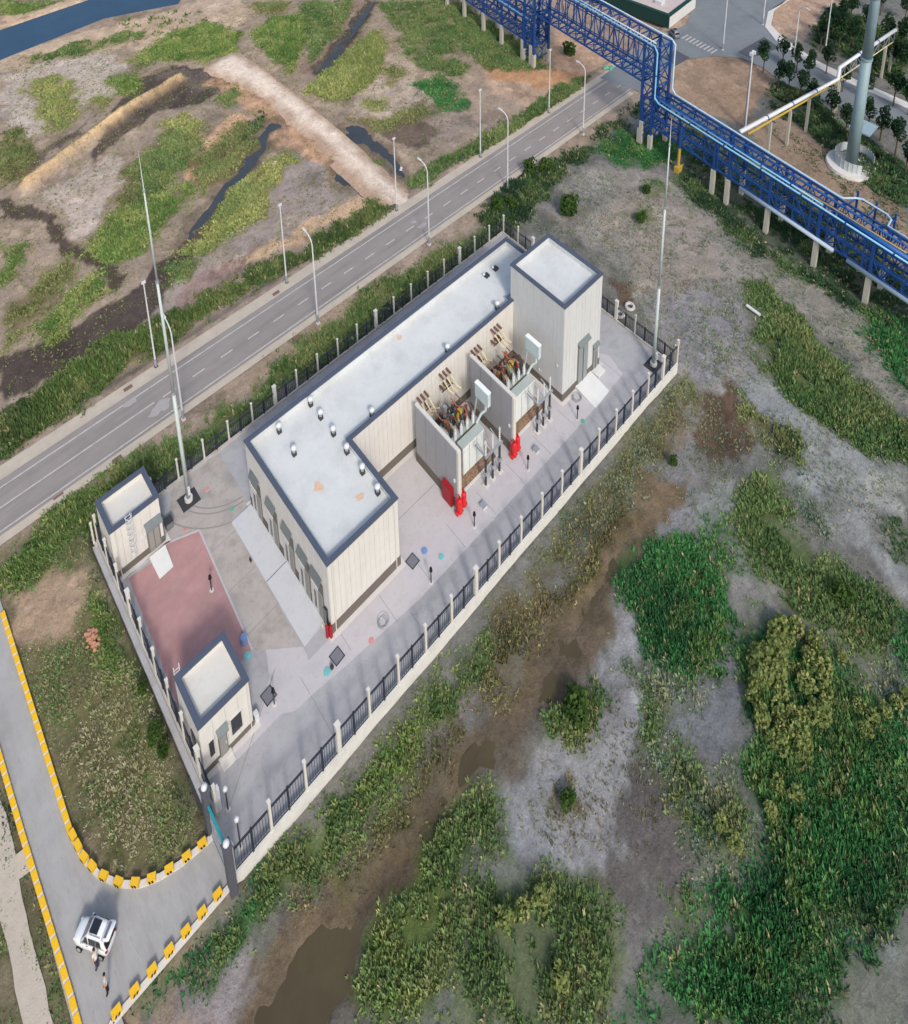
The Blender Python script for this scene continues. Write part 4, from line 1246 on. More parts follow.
def ladder(parent, x, y, z0, z1, nx_, ny_, w=.55, hoops=True):
    """caged ladder on a wall whose outward normal is (nx_, ny_)"""
    tx, ty = -ny_, nx_
    mb = MB()
    bx, by = x + nx_ * .2, y + ny_ * .2
    for s in (-1, 1):
        mb.bar((bx + tx * s * w / 2, by + ty * s * w / 2, z0), (bx + tx * s * w / 2, by + ty * s * w / 2, z1 + 1.0), .07)
    z = z0 + .3
    while z < z1 + .9:
        mb.bar((bx - tx * w / 2, by - ty * w / 2, z), (bx + tx * w / 2, by + ty * w / 2, z), .05)
        z += .45
    if hoops:
        z = z0 + 2.2
        while z < z1 + 1.1:
            pts = []
            for k in range(7):
                a = math.pi * k / 6
                pts.append((bx + tx * math.cos(a) * .4 + nx_ * math.sin(a) * .65, by + ty * math.cos(a) * .4 + ny_ * math.sin(a) * .65, z))
            for p, q in zip(pts[:-1], pts[1:]):
                mb.bar(p, q, .05)
            z += .9
    return mb.build('ladder', 'steel_white', parent)


ladder(pump, 3.35, 29.98, 1.6, 7.4, 0, -1)
MB().box(3.05, 3.5, 29.8, 29.98, 1.3, 2.0).build('meter_box', 'steel_white', pump)
MB().box(4.45, 4.75, 29.85, 29.98, 2.6, 3.2).build('meter_box', 'steel_white', pump)
MB().bar((1.75, 29.93, .1), (1.75, 29.93, 7.2), .1).build('downpipe', 'post_white', pump)
o = tag(MB().box(7.5, 8.3, 30.7, 31.5, 0, 1.1).build('cable_cabinet', 'lid_grey', loc=(7.9, 31.1, 0)), 'grey outdoor cabinet standing right beside the small cream pump house', 'cabinet')
MB().box(7.42, 8.38, 30.62, 31.58, 1.1, 1.2).build('cabinet_cap', 'dark_grey', o)

guard = building('guard_house', 'small cream gatehouse with two windows and a door near the gate', 'building', rect(1.4, 6.56, 8.09, 13.14), 6.98, .75, (0, 3), 1.3, 2, roof='roof_cream', par=.7)
for (x0, x1, z0, z1, nm, bars) in ((2.05, 2.55, 1.75, 3.95, 'small', 1), (4.35, 5.45, 1.7, 4.0, 'wide', 2)):
    f = MB().ring([(x0 - .08, z0 - .08), (x1 + .08, z0 - .08), (x1 + .08, z1 + .08), (x0 - .08, z1 + .08)], [(x0, z0), (x1, z0), (x1, z1), (x0, z1)], 0, .1)
    f.v = [(v[0], 8.09 - .05 - v[2], v[1]) for v in f.v]
    f = f.build('window', 'post_white', guard)
    MB().box(x0, x1, 7.98, 8.035, z0, z1).build('pane', 'glass', f)
    for k in range(1, bars + 1):
        xx = x0 + (x1 - x0) * k / (bars + 1)
        MB().box(xx - .03, xx + .03, 7.95, 7.98, z0, z1).build('mullion', 'dark_grey', f)
    for k in range(1, 3):
        zz = z0 + (z1 - z0) * k / 3
        MB().box(x0, x1, 7.955, 7.978, zz - .025, zz + .025).build('transom', 'dark_grey', f)
MB().box(2.95, 3.85, 7.96, 8.03, .3, 4.1).build('door_surround', 'surround', guard)
d = MB().box(3.05, 3.75, 7.9, 7.96, .35, 3.7).build('door', 'door_grey', guard)
MB().box(3.62, 3.7, 7.86, 7.9, 1.8, 2.1).build('handle', 'steel_white', d)
MB().add([(2.85, 8.04, 4.5), (3.95, 8.04, 4.5), (3.95, 7.4, 4.2), (2.85, 7.4, 4.2), (2.85, 8.04, 4.4), (3.95, 8.04, 4.4), (3.95, 7.4, 4.1), (2.85, 7.4, 4.1)],
         [(3, 2, 1, 0), (4, 5, 6, 7), (0, 4, 7, 3), (1, 2, 6, 5), (3, 7, 6, 2)]).build('canopy', 'canopy', guard)
MB().box(2.75, 4.05, 7.0, 7.6, .0, .2).build('step', 'conc_pale', guard)
MB().box(2.75, 4.05, 7.6, 8.0, .0, .4).build('step', 'conc_pale', guard)
ladder(guard, 1.7, 13.2, 1.2, 6.9, 0, 1, hoops=False)
MB().box(1.26, 1.36, 9.4, 10.2, 1.8, 3.8).build('side_window', 'glass', guard)
MB().bar((6.3, 7.98, .1), (6.3, 7.98, 6.6), .09).build('downpipe', 'post_white', guard)
o = tag(MB().box(6.75, 7.2, 8.0, 8.5, 0, 1.0).build('meter_cabinet', 'steel_white', loc=(7, 8.2, 0)), 'small white cabinet beside the cream gatehouse corner', 'cabinet')


# ------------------------------------------------------------------ transformer bays
def bay(x0, idx):
    """fire wall at x0, transformer to its right"""
    nm = ('nearer', 'farther')[idx]
    w = thing('fire_wall', 'white panelled fire wall with shade in its colour, %s of the two dividing the transformers' % nm, 'wall', (x0, 13, 0), 'fire walls between the transformers')
    MB().box(x0 - .16, x0 + .16, 8.35, 16.3, 0, 9.5).build('wall_core', 'wall_shaded_white', w)
    MB().box(x0 - .22, x0 + .22, 8.25, 16.35, 9.5, 9.66).build('wall_coping', 'post_white', w)
    pm = MB().box(-.07, 0, -.91, .91, 0, 3.9).mesh('wall_panel', 'wall_shaded_white')
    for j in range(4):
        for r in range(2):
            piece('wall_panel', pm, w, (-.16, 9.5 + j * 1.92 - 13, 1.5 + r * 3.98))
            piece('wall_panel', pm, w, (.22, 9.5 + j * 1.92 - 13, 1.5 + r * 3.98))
    MB().box(x0 - .28, x0 + .28, 8.3, 16.32, 0, 1.45).build('plinth', 'plinth', w)
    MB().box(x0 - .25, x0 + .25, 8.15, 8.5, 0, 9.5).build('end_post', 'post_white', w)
    MB().box(x0 - .4, x0 - .2, 8.7, 8.95, 4.2, 4.6).build('wall_lamp', 'steel_white', w)
    if idx == 0:
        s = tag(MB().box(x0 - .75, x0 - .32, 9.0, 10.7, 0.02, 3.0).build('sand_box', 'dark_red', loc=(x0 - .5, 9.9, 0)), 'dark red fire sand cabinet against the nearer fire wall', 'cabinet')
        MB().box(x0 - .8, x0 - .75, 9.1, 10.6, .2, 2.8).build('cabinet_door', 'dark_red', s)
    for k, (dx, dy) in enumerate(((-.45, 0), (.45, .25))):
        e = thing('wheeled_extinguisher', 'red wheeled extinguisher at the %s fire wall end, %s of its pair' % (nm, ('left', 'right')[k]), 'extinguisher', (x0 + dx, 7.75 + dy, 0), 'wheeled extinguishers by the fire walls')
        x, y = x0 + dx, 7.75 + dy
        MB().tube((x, y, .35), (x, y, 2.3), .33, .33, 12).ball((x, y, 2.3), .33, 10, 5).build('cylinder', 'red', e)
        MB().tube((x, y, 2.55), (x, y, 2.95), .1, .1, 8).build('valve', 'dark_red', e)
        for s in (-1, 1):
            MB().tube((x + s * .36, y + .15, .35), (x + s * .46, y + .15, .35), .35, .35, 12).build('wheel', 'red', e)
        MB().bar((x - .25, y + .4, .3), (x - .25, y + .4, 2.7), .08).bar((x + .25, y + .4, .3), (x + .25, y + .4, 2.7), .08).bar((x - .25, y + .4, 2.7), (x + .25, y + .4, 2.7), .08).build('handle_frame', 'red', e)
    # oil pit
    b0, b1 = x0 + .75, x0 + 7.6
    p = thing('oil_pit', 'gravel filled oil pit under the %s transformer' % nm, 'pit', (x0 + 4, 12, 0), 'oil pits under the transformers')
    MB().ring(rect(b0 - .2, b1 + .2, 9.2, 15.2), rect(b0, b1, 9.4, 15.0), 0, .28).build('pit_kerb', 'conc_pale', p)
    mb = MB()
    r2 = random.Random(idx)
    mb.add([(b0, 9.4, .14), (b1, 9.4, .14), (b1, 15, .14), (b0, 15, .14)], [(0, 1, 2, 3)])
    for k in range(420):
        x, y, r = r2.uniform(b0 + .1, b1 - .1), r2.uniform(9.5, 14.9), r2.uniform(.08, .18)
        mb.add([(x - r, y, .14), (x + r, y - r * .4, .14), (x + r * .3, y + r, .14), (x, y, .14 + r)], [(0, 1, 3), (1, 2, 3), (2, 0, 3)])
    mb.build('gravel', 'gravel', p)['kind'] = 'stuff'
    # transformer
    c = x0 + 4.7
    t = thing('power_transformer', 'pale green power transformer with ribbed radiators by the %s fire wall' % nm, 'transformer', (c, 12.4, .15), 'power transformers in the bays')
    MB().box(c - 2.3, c + 1.9, 11.95, 14.4, .5, 5.0).build('tank', 'tank', t)
    MB().box(c - 2.4, c + 2.0, 11.9, 14.5, 5.0, 5.2).build('tank_cover', 'tank', t)
    mb = MB()
    for k in range(16):
        y = 10.35 + .0
        xx = c - 2.05 + k * .235
        mb.box(xx, xx + .18, 10.35, 11.55, .75, 5.1)
    o = mb.build('radiator_fins', 'radiator', t)
    o['kind'] = 'stuff'
    MB().box(c - 2.12, c + 1.7, 10.42, 11.5, 5.1, 5.3).build('radiator_header', 'tank', t)
    MB().box(c - 2.12, c + 1.7, 10.42, 11.5, .55, .75).build('radiator_header', 'tank', t)
    for k in range(3):
        MB().box(c - 1.0 + k * 1.25, c - .94 + k * 1.25, 10.32, 10.36, .8, 5.05).build('radiator_strap', 'steel_grey', t)
    MB().box(c - 2.3, c - 2.18, 10.5, 11.4, .8, 5.0).build('radiator_side', 'dark_grey', t)
    bm_ = MB()
    for k in range(6):
        bm_.box(c - 2.2 + .1, c - 2.0, 14.4, 15.0, .9, 1.0)
    # white bushings
    for k in range(4):
        x, y = c - 2.0 + k * 1.05, 11.9
        mb = MB().tube((x, y, 5.2), (x, y, 6.9), .14, .12, 8)
        o = mb.build('bushing', 'steel_white', t)
        mb = MB()
        for q in range(5):
            mb.tube((x, y, 5.4 + q * .28), (x, y, 5.46 + q * .28), .2, .2, 8)
        mb.tube((x, y, 6.9), (x, y, 7.25), .05, .05, 6)
        mb.build('sheds', 'steel_white', o)['kind'] = 'stuff'
    # brown bushings and coloured busbars over the tank
    for k in range(6):
        x, y = c - 1.9 + (k % 3) * 1.25, 12.7 + (k // 3) * 1.05
        mb = MB().tube((x, y, 5.2), (x, y, 6.3), .12, .1, 8)
        for q in range(4):
            mb.tube((x, y, 5.35 + q * .24), (x, y, 5.42 + q * .24), .24, .24, 8)
        mb.build('brown_bushing', 'insul', t)
        MB().box(x - .12, x + .12, y - .12, y + .12, 6.3, 6.6).build('terminal', ('yellow_pipe', 'green_lid', 'dark_red')[k % 3], t)
    for k in range(5):
        mb = MB()
        x = c - 2.0 + k * .9
        mb.path([(x, 12.4, 6.5), (x + .1, 13.2, 7.1), (x - .3, 14.2, 6.7), (x - .5, 15.2, 7.3)], .08, 6)
        mb.build('busbar', ('copper', 'insul', 'dark_grey', 'copper', 'insul')[k], t)
    MB().tube((c - .3, 13.4, 5.3), (c + .3, 13.4, 6.9), .34, .34, 10).build('relay_pot', 'yellow_pipe', t)
    MB().tube((c - 1.9, 13.9, 5.6), (c + 1.6, 13.9, 5.6), .25, .25, 10).build('gas_pipe', 'steel_grey', t)
    for k in range(26):
        r2 = random.Random(30 + k + idx * 31)
        x, y = c - 2.2 + r2.random() * 3.9, 12.2 + r2.random() * 2.9
        w_ = .08 + r2.random() * .12
        MB().box(x - w_, x + w_, y - w_, y + w_, 5.2, 5.6 + r2.random() * 1.5).build('fitting', ('insul', 'dark_grey', 'steel_grey', 'copper')[k % 4], t)
    # conservator on brackets
    MB().box(c + 2.25, c + 2.75, 10.25, 12.65, 8.3, 10.5).build('conservator', 'conserv', t)
    MB().box(c + 2.2, c + 2.8, 10.2, 12.7, 10.5, 10.6).build('conservator_cap', 'radiator', t)
    MB().path([(c + 2.5, 10.9, 8.2), (c + 2.5, 10.9, 7.2), (c + 2.1, 11.3, 6.6), (c + 1.5, 11.6, 5.3)], .16, 8).build('conservator_pipe', 'conserv', t)
    MB().bar((c + 2.5, 12.5, 8.2), (c + 1.95, 12.6, 5.0), .16).build('bracket', 'tank', t)
    # wall entry bushings: two rows of three
    for g, (xx, z1) in enumerate(((x0 + 1.3, 8.2), (x0 + 5.2, 8.9))):
        s = thing('bus_support', 'pale bent busbars with post insulators on the hall wall, %s set of the %s transformer' % (('left', 'right')[g], nm), 'busbars', (xx, 17.5, 0), 'busbars entering the hall wall')
        for k in range(3):
            x = xx + k * .62
            MB().path([(x, 17.66, z1), (x, 16.9, z1 - .2), (x + .3, 16.0, z1 - 1.6), (x + .5, 15.3, 7.1)], .085, 6).build('busbar', 'busbar', s)
            mb = MB().tube((x, 17.69, z1), (x, 16.8, z1 - .1), .16, .16, 8)
            mb.build('wall_bushing', 'insul', s)
            mb = MB().tube((x, 17.69, z1 - 2.0), (x, 16.7, z1 - 2.0), .1, .1, 8)
            for q in range(3):
                mb.tube((x, 17.4 - q * .25, z1 - 2), (x, 17.34 - q * .25, z1 - 2), .2, .2, 8)
            mb.build('post_insulator', 'insul', s)
        MB().bar((xx - .3, 16.8, z1 - 2.1), (xx + 1.6, 16.8, z1 - 2.1), .12).build('support_beam', 'dark_grey', s)
    # arrester posts in front
    for k in range(3):
        x, y = x0 + 4.2 + k * 1.25, 7.9
        a = thing('arrester_post', 'dark arrester post with grey insulator before the %s transformer, %s of three' % (nm, ('left', 'middle', 'right')[k]), 'arrester', (x, y, 0), 'arrester posts before the transformers')
        MB().box(x - .35, x + .35, y - .35, y + .35, 0, .18).build('base', 'conc_pale', a)
        MB().tube((x, y, .18), (x, y, 5.0), .15, .15, 8).build('pole', 'dark_grey', a)
        mb = MB().tube((x, y, 5.0), (x, y, 7.7), .07, .05, 8)
        for q in range(7):
            mb.tube((x, y, 5.3 + q * .34), (x, y, 5.36 + q * .34), .12, .12, 8)
        mb.build('insulator', 'steel_white', a)
        MB().box(x - .25, x + .25, y - .25, y + .25, 2.0, 2.4).build('counter_box', 'steel_grey', a)
        MB().bar((x, y, 5.1), (x - .1, y + 1.6, 6.0), .1).build('jumper', 'steel_grey', a)
    MB()
    b = thing('arrester_beam', 'grey pipe beam joining the arrester posts before the %s transformer' % nm, 'beam', (x0 + 4.2, 7.9, 4.7), 'beams on the arrester posts')
    MB().bar((x0 + 3.9, 7.72, 5.2), (x0 + 7.0, 7.72, 5.2), .22, .3).build('beam', 'steel_grey', b)
    MB().bar((x0 + 4.0, 7.72, 5.3), (x0 + 4.0, 9.6, 5.5), .14).build('cross_arm', 'steel_grey', b)
    b = tag(MB().box(x0 + 1.9, x0 + 2.5, 6.0, 6.6, 0, .5).build('terminal_box', 'steel_white', loc=(x0 + 2.2, 6.3, 0)), 'low grey terminal box on the concrete before the %s transformer' % nm, 'box', 'terminal boxes')
    MB().box(x0 + 1.84, x0 + 2.56, 5.94, 6.66, .5, .56).build('box_lid', 'steel_grey', b)


bay(35.2, 0)
bay(45.0, 1)


# ------------------------------------------------------------------ perimeter fence
def fence_side(name, label, a, b, wall_in, wall_z0, wall_top, n, post_h, outer_mat='wall_white', rail_top=None, skip=()):
    a, b = Vector(a), Vector(b)
    t = thing('perimeter_fence', label, 'fence', (a.x, a.y, 0), 'sides of the perimeter fence')
    d = (b - a).normalized()
    L = (b - a).length
    nn = Vector((-d.y, d.x))
    rail_top = rail_top or post_h - 1.0
    mb = MB()
    p, q = a, b
    w = wall_in
    vs = []
    for z in (wall_z0, wall_top):
        for (c, s) in ((p, 0), (q, 0), (q, w), (p, w)):
            vs.append((c.x + nn.x * s, c.y + nn.y * s, z))
    mb.add(vs, [(0, 3, 2, 1), (4, 5, 6, 7), (0, 1, 5, 4), (1, 2, 6, 5), (2, 3, 7, 6), (3, 0, 4, 7)])
    mb.build('low_wall', outer_mat, t)
    step = L / n
    yaw = math.atan2(d.y, d.x)
    hw_ = .12 if wall_top > .6 else .095
    pm = MB().box(-hw_, hw_, -hw_, hw_, 0, post_h - wall_top).box(-hw_ - .04, hw_ + .04, -hw_ - .04, hw_ + .04, post_h - wall_top, post_h - wall_top + .12).mesh('fence_post', 'post_white')
    big = MB().box(-.22, .22, -.18, .18, 0, post_h - wall_top).box(-.27, .27, -.23, .23, post_h - wall_top, post_h - wall_top + .14).mesh('fence_post', 'post_white')
    # one railing bay: rails, pickets and a middle stay
    mb = MB()
    hr = rail_top - wall_top
    x0, x1 = .2, step - .2
    for z in (.18, hr - .25, hr):
        mb.bar((x0, 0, z), (x1, 0, z), .07)
    k = int((x1 - x0) / .27)
    for i in range(k + 1):
        x = x0 + (x1 - x0) * i / k
        mb.bar((x, 0, .1), (x, 0, hr), .035)
    rail = mb.mesh('railing_panel', 'railing')
    stay = MB().box(-.08, .08, -.08, .08, 0, hr + .12).mesh('railing_post', 'railing')
    for i in range(n + 1):
        c = a + d * (step * i) + nn * (w / 2)
        loc = (c.x - a.x, c.y - a.y, wall_top)
        piece('fence_post', big if i % 5 == 3 else pm, t, loc, yaw)
        if i < n and i not in skip:
            piece('railing_panel', rail, t, loc, yaw)
            c2 = c + d * step / 2
            piece('railing_post', stay, t, (c2.x - a.x, c2.y - a.y, wall_top), yaw)
    return t


fence_side('s', 'white fence along the marsh side with black railings on a tall white base wall', (0.4, 0.05), (71.2, 0.05), .42, -1.8, .75, 19, 4.85, rail_top=4.0)
fence_side('e', 'short far end of the perimeter fence behind the tall block and mast', (71.2, 0.5), (71.2, 35.1), .36, -1.6, .35, 10, 3.8, 'wall_outer')
fence_side('n', 'perimeter fence beside the road behind the long hall', (71.2, 35.55), (.5, 35.55), .36, -1.4, .35, 20, 3.6, 'wall_outer')
fence_side('w', 'perimeter fence facing the access road, with grey weathered base wall', (0.75, 35.2), (0.75, 4.7), .4, -1.2, .9, 9, 4.6, 'wall_outer', rail_top=3.6)

# gate
g = thing('sliding_gate', 'teal topped sliding gate between two dark pillars', 'gate', (0, 2.2, 0))
for z, m_, w_ in ((4.2, 'teal', .2), (.35, 'steel_grey', .2), (2.2, 'steel_grey', .1)):
    MB().bar((.1, .4, z), (.1, 4.0, z), w_).build('gate_rail', m_, g)
mb = MB()
for k in range(18):
    mb.bar((.1, .45 + k * .2, .3), (.1, .45 + k * .2, 4.2), .05)
mb.build('gate_bars', 'steel_grey', g)['kind'] = 'stuff'
MB().bar((.1, -.3, .03), (.1, 9, .03), .2, .06).build('gate_track', 'dark_grey', g)
for i, (x, y) in enumerate(((-.05, -.1), (.1, 4.35))):
    p = thing('gate_pillar', 'dark grey gate pillar with round white lamp, %s' % ('beside the marsh fence' if i == 0 else 'beside the gatehouse'), 'pillar', (x, y, 0), 'gate pillars')
    MB().box(x - .32, x + .32, y - .32, y + .32, -.9, 6.0).build('shaft', 'dark_pillar', p)
    MB().box(x - .4, x + .4, y - .4, y + .4, 6.0, 6.15).build('cap', 'dark_pillar', p)
    MB().ball((x, y, 6.45), .3, 10, 6).build('lamp_globe', 'steel_white', p, smooth=True)
tag(MB().box(.9, 1.5, 4.9, 5.3, 0, 3.2).build('gate_motor', 'steel_white', loc=(1.2, 5.1, 0)), 'white gate motor cabinet inside the fence by the gatehouse', 'cabinet')


# ------------------------------------------------------------------ kerb blocks along the access roads
def kerb(name, pts, w, h, m):
    mb = MB()
    for a, b in zip(pts[:-1], pts[1:]):
        mb.bar((a[0], a[1], h / 2 - .06), (b[0], b[1], h / 2 - .06), w, h)
    return struct(name, mb, m)


def along(pts, step):
    out = []
    acc = 0.0
    for a, b in zip(pts[:-1], pts[1:]):
        a, b = Vector(a), Vector(b)
        L = (b - a).length
        t = acc
        while t < L:
            p = a + (b - a) * (t / L)
            out.append((p.x, p.y, math.atan2(b.y - a.y, b.x - a.x)))
            t += step
        acc = t - L
    return out


kerb_r = [(-9.45, 35.2), (-9.45, 13.2), (-9.1, 10.6), (-8.45, 8.65), (-7.3, 6.9), (-6.0, 5.65), (-4.5, 4.85), (-2.9, 4.35), (-1.2, 4.05), (0.0, 3.9)]
kerb_l = [(-12.9, 26), (-12.75, 16), (-12.6, 9.8), (-12.45, 3.8), (-12.5, -6)]
kerb_s = [(0.4, .1), (-10.4, .15), (-11.5, -.6)]
for k_ in (kerb_r, kerb_l, kerb_s):
    kerb('kerb', k_, .42, .24, 'conc_pale')

bp_ = thing('kerb_block', 'x', 'kerb block', (0, 0, 0), 'yellow and black kerb blocks')
MB().box(-.37, .37, -.25, .25, .17, .58).build('block', 'yellow', bp_)
for s in (-.12, .12):
    MB().add([(s - .1, -.255, .17), (s + .06, -.255, .17), (s + .14, -.255, .54), (s - .02, -.255, .54), (s - .1, -.262, .17), (s + .06, -.262, .17), (s + .14, -.262, .54), (s - .02, -.262, .54)],
             [(4, 5, 6, 7), (0, 3, 2, 1)]).build('black_stripe', 'black', bp_)
    MB().add([(s - .1, .255, .17), (s + .06, .255, .17), (s + .14, .255, .54), (s - .02, .255, .54), (s - .1, .262, .17), (s + .06, .262, .17), (s + .14, .262, .54), (s - .02, .262, .54)],
             [(7, 6, 5, 4), (0, 1, 2, 3)]).build('black_stripe', 'black', bp_)
first = True
n_ = 0
allk = along(kerb_r[::-1], .1)
pos_ = [9 + 14.7 * k for k in range(8)]
while pos_[-1] < len(allk):
    pos_.append(pos_[-1] + 10.6)
curve = [allk[int(k)] for k in pos_ if int(k) < len(allk) and allk[int(k)][1] < 12.9]
for i, (x, y, a) in enumerate(curve):
    lab = 'yellow kerb block with black stripes on the curved verge, %s from the gate' % ORDS[i]
    if first:
        bp_.location, bp_.rotation_euler, first = (x, y, 0), (0, 0, a), False
        bp_['label'] = lab
    else:
        copy_tree(bp_, (x, y, 0), a, lab)
for i in range(7):
    p = (-1.25 - i * 1.46, .3)
    copy_tree(bp_, (p[0], p[1], 0), 0.0, 'yellow kerb block on the marsh side kerb of the entrance, %s from the gate pillar' % ORDS[i])
ys = thing('painted_kerb', 'x', 'kerb block', (0, 0, 0), 'yellow painted kerb stones of the access road')
MB().box(-.42, .42, -.225, .225, .0, .26).build('stone', 'yellow', ys)
MB().box(.42, .5, -.22, .22, .0, .24).build('stone_joint', 'conc_pale', ys)
first = True
rr = [p for p in along(kerb_r[:2], 1.04)]
for i, (x, y, a) in enumerate(rr):
    lab = 'yellow painted kerb stone on the lot side of the road, %s from its far end' % ORDS[i]
    if first:
        ys.location, ys.rotation_euler, first = (x, y, 0), (0, 0, a), False
        ys['label'] = lab
    else:
        copy_tree(ys, (x, y, 0), a, lab)
for i, (x, y, a) in enumerate(along(kerb_l, 1.04)):
    copy_tree(ys, (x, y, 0), a, 'yellow painted kerb stone on the left picture edge kerb, %s from its far end' % ORDS[i])


# ------------------------------------------------------------------ masts and lamps
def tall_mast(x, y, h, label):
    t = thing('lightning_mast', label, 'mast', (x, y, 0), 'tall lightning masts inside the fence')
    MB().box(x - 1.15, x + 1.15, y - 1.0, y + 1.0, .012, .05).build('pad', 'dark_grey', t)
    MB().tube((x, y, .05), (x, y, .5), .5, .5, 12).build('base_flange', 'conc_pale', t)
    z = [0.4, h * .34, h * .66, h * .9]
    r = [.26, .19, .13, .07]
    for i in range(3):
        MB().tube((x, y, z[i]), (x, y, z[i + 1]), r[i], r[i + 1] + .02, 12).build('pole_section', 'mast', t, smooth=True)
        MB().tube((x, y, z[i + 1] - .15), (x, y, z[i + 1] + .15), r[i + 1] + .09, r[i + 1] + .09, 12).build('flange', 'steel_grey', t)
    MB().tube((x, y, z[3]), (x, y, h), .06, .02, 8).build('rod', 'steel_white', t)
    MB().box(x - .14, x + .14, y - .55, y - .3, 1.4, 2.6).build('junction_box', 'steel_white', t)
    return t


tall_mast(11.01, 32.32, 52.0, 'tall white lightning mast on a dark pad beside the pump house')
tall_mast(68.96, 2.69, 42.3, 'tall grey lightning mast in the far right corner of the yard')


def street_lamp(h):
    t = thing('street_lamp', 'x', 'street lamp', (0, 0, 0), 'street lamps on the near side of the road')
    MB().box(-.25, .25, -.25, .25, -.3, .15).build('base', 'conc_pale', t)
    MB().tube((0, 0, .1), (0, 0, 1.7), .19, .16, 8).build('lower_post', 'steel_grey', t)
    MB().tube((0, 0, 1.7), (0, 0, h - 1.4), .14, .1, 8).build('post', 'steel_white', t)
    MB().path([(0, 0, h - 1.4), (0, .25, h - .7), (0, .9, h - .2), (0, 1.7, h)], .08, 6).build('arm', 'steel_white', t)
    MB().box(-.16, .16, 1.6, 2.5, h - .08, h + .08).build('lamp_head', 'steel_white', t)
    return t


L0 = street_lamp(16.4)
near = [(15.0, 42.6), (37.0, 42.55), (59.9, 42.4), (79.7, 42.4), (102.5, 42.3)]
for i, (x, y) in enumerate(near):
    lab = 'white street lamp with curved arm on the near roadside, %s from the left' % ORDS[i]
    if i == 0:
        L0.location = (x, y, 0)
        L0['label'] = lab
    else:
        copy_tree(L0, (x, y, 0), 0, lab)
P0 = thing('camera_pole', 'x', 'pole', (0, 0, 0), 'slender poles on the far side of the road')
MB().box(-.25, .25, -.25, .25, -.3, .12).build('base', 'dark_grey', P0)
MB().tube((0, 0, .1), (0, 0, 1.5), .18, .16, 8).build('lower_post', 'steel_grey', P0)
MB().tube((0, 0, 1.5), (0, 0, 15.6), .13, .08, 8).build('post', 'steel_white', P0)
MB().box(-.3, .3, -.1, .1, 15.4, 15.75).build('lamp_head', 'steel_white', P0)
far = [(15.5, 52.9), (37.5, 52.6), (60.8, 52.6), (82.1, 52.2), (102.9, 52.0)]
for i, (x, y) in enumerate(far):
    lab = 'slender straight white pole on the far roadside verge, %s from the left' % ORDS[i]
    if i == 0:
        P0.location = (x, y, -.1)
        P0['label'] = lab
    else:
        copy_tree(P0, (x, y, -.1), 0, lab)
for i, (x, y, lab) in enumerate(((152.6, 38.5, 'white street lamp at the crossing beside the zebra stripes'), (170.9, 37.4, 'white street lamp on the curved pavement of the crossing'),
                                 (155, 22.2, 'white street lamp between the saplings on the crossing road'), (168.4, 20.3, 'white street lamp by the hedge beyond the crossing road'))):
    copy_tree(L0, (x, y, 0), math.radians((120, 200, 160, 170)[i]), lab, scale=(1.1, 1.1, 1.1))
t = thing('camera_mast', 'grey lattice mast with cameras on the dirt behind the pipe rack', 'mast', (128.8, 20.1, 0))
MB().tube((128.8, 20.1, 0), (128.8, 20.1, 18.3), .3, .2, 8).build('post', 'steel_white', t)
MB().box(128.2, 129.4, 19.95, 20.25, 17.2, 17.5).build('cross_arm', 'steel_grey', t)
for q in (-.5, .5):
    MB().box(128.8 + q - .2, 128.8 + q + .2, 19.7, 20.4, 17.5, 18.2).build('camera_head', 'steel_white', t)
# a rung ladder up the shaft
mb = MB()
for k in range(28):
    mb.bar((128.3, 20.0, 1 + k * .55), (128.75, 20.0, 1 + k * .55), .06)
mb.bar((128.3, 20, .6), (128.3, 20, 16.6), .08)
mb.build('ladder', 'dark_grey', t)

# yard lights
Y0 = thing('yard_light', 'x', 'lamp', (0, 0, 0), 'low path lights in the yard')
MB().tube((0, 0, 0), (0, 0, .1), .25, .25, 10).build('base', 'conc_pale', Y0)
MB().tube((0, 0, .1), (0, 0, 2.0), .07, .07, 8).build('stem', 'dark_grey', Y0)
MB().tube((0, 0, 2.0), (0, 0, 2.45), .2, .14, 10).build('head', 'black', Y0)
yl = [(27.5, 4.85, 'between the grey lid and the marsh fence'), (35.1, 5.55, 'before the red cabinet of the nearer transformer'), (44.7, 5.5, 'before the farther red extinguishers'),
      (54.5, 5.25, 'beside the white ramp of the tall block'), (8.7, 21.5, 'at the edge of the red paving'), (8.9, 8.0, 'alone on the pale concrete between gatehouse and lids')]
for i, (x, y, w_) in enumerate(yl):
    lab = 'low black path light ' + w_
    if i == 0:
        Y0.location = (x, y, 0)
        Y0['label'] = lab
    else:
        copy_tree(Y0, (x, y, 0), 0, lab)
for i, (x, y, h, w_) in enumerate(((1.9, 4.5, 2.9, 'near the gate motor'), (1.6, 1.55, 4.0, 'in the gate corner'))):
    t = thing('lamp_post', 'dark lamp post with white globe ' + w_, 'lamp', (x, y, 0), 'globe lamps by the gate')
    MB().tube((x, y, 0), (x, y, h), .07, .06, 8).build('stem', 'dark_grey', t)
    MB().ball((x, y, h + .2), .24, 10, 6).build('globe', 'steel_white', t, smooth=True)
    MB().box(x - .2, x + .2, y - .2, y + .2, 0, .1).build('base', 'conc_pale', t)


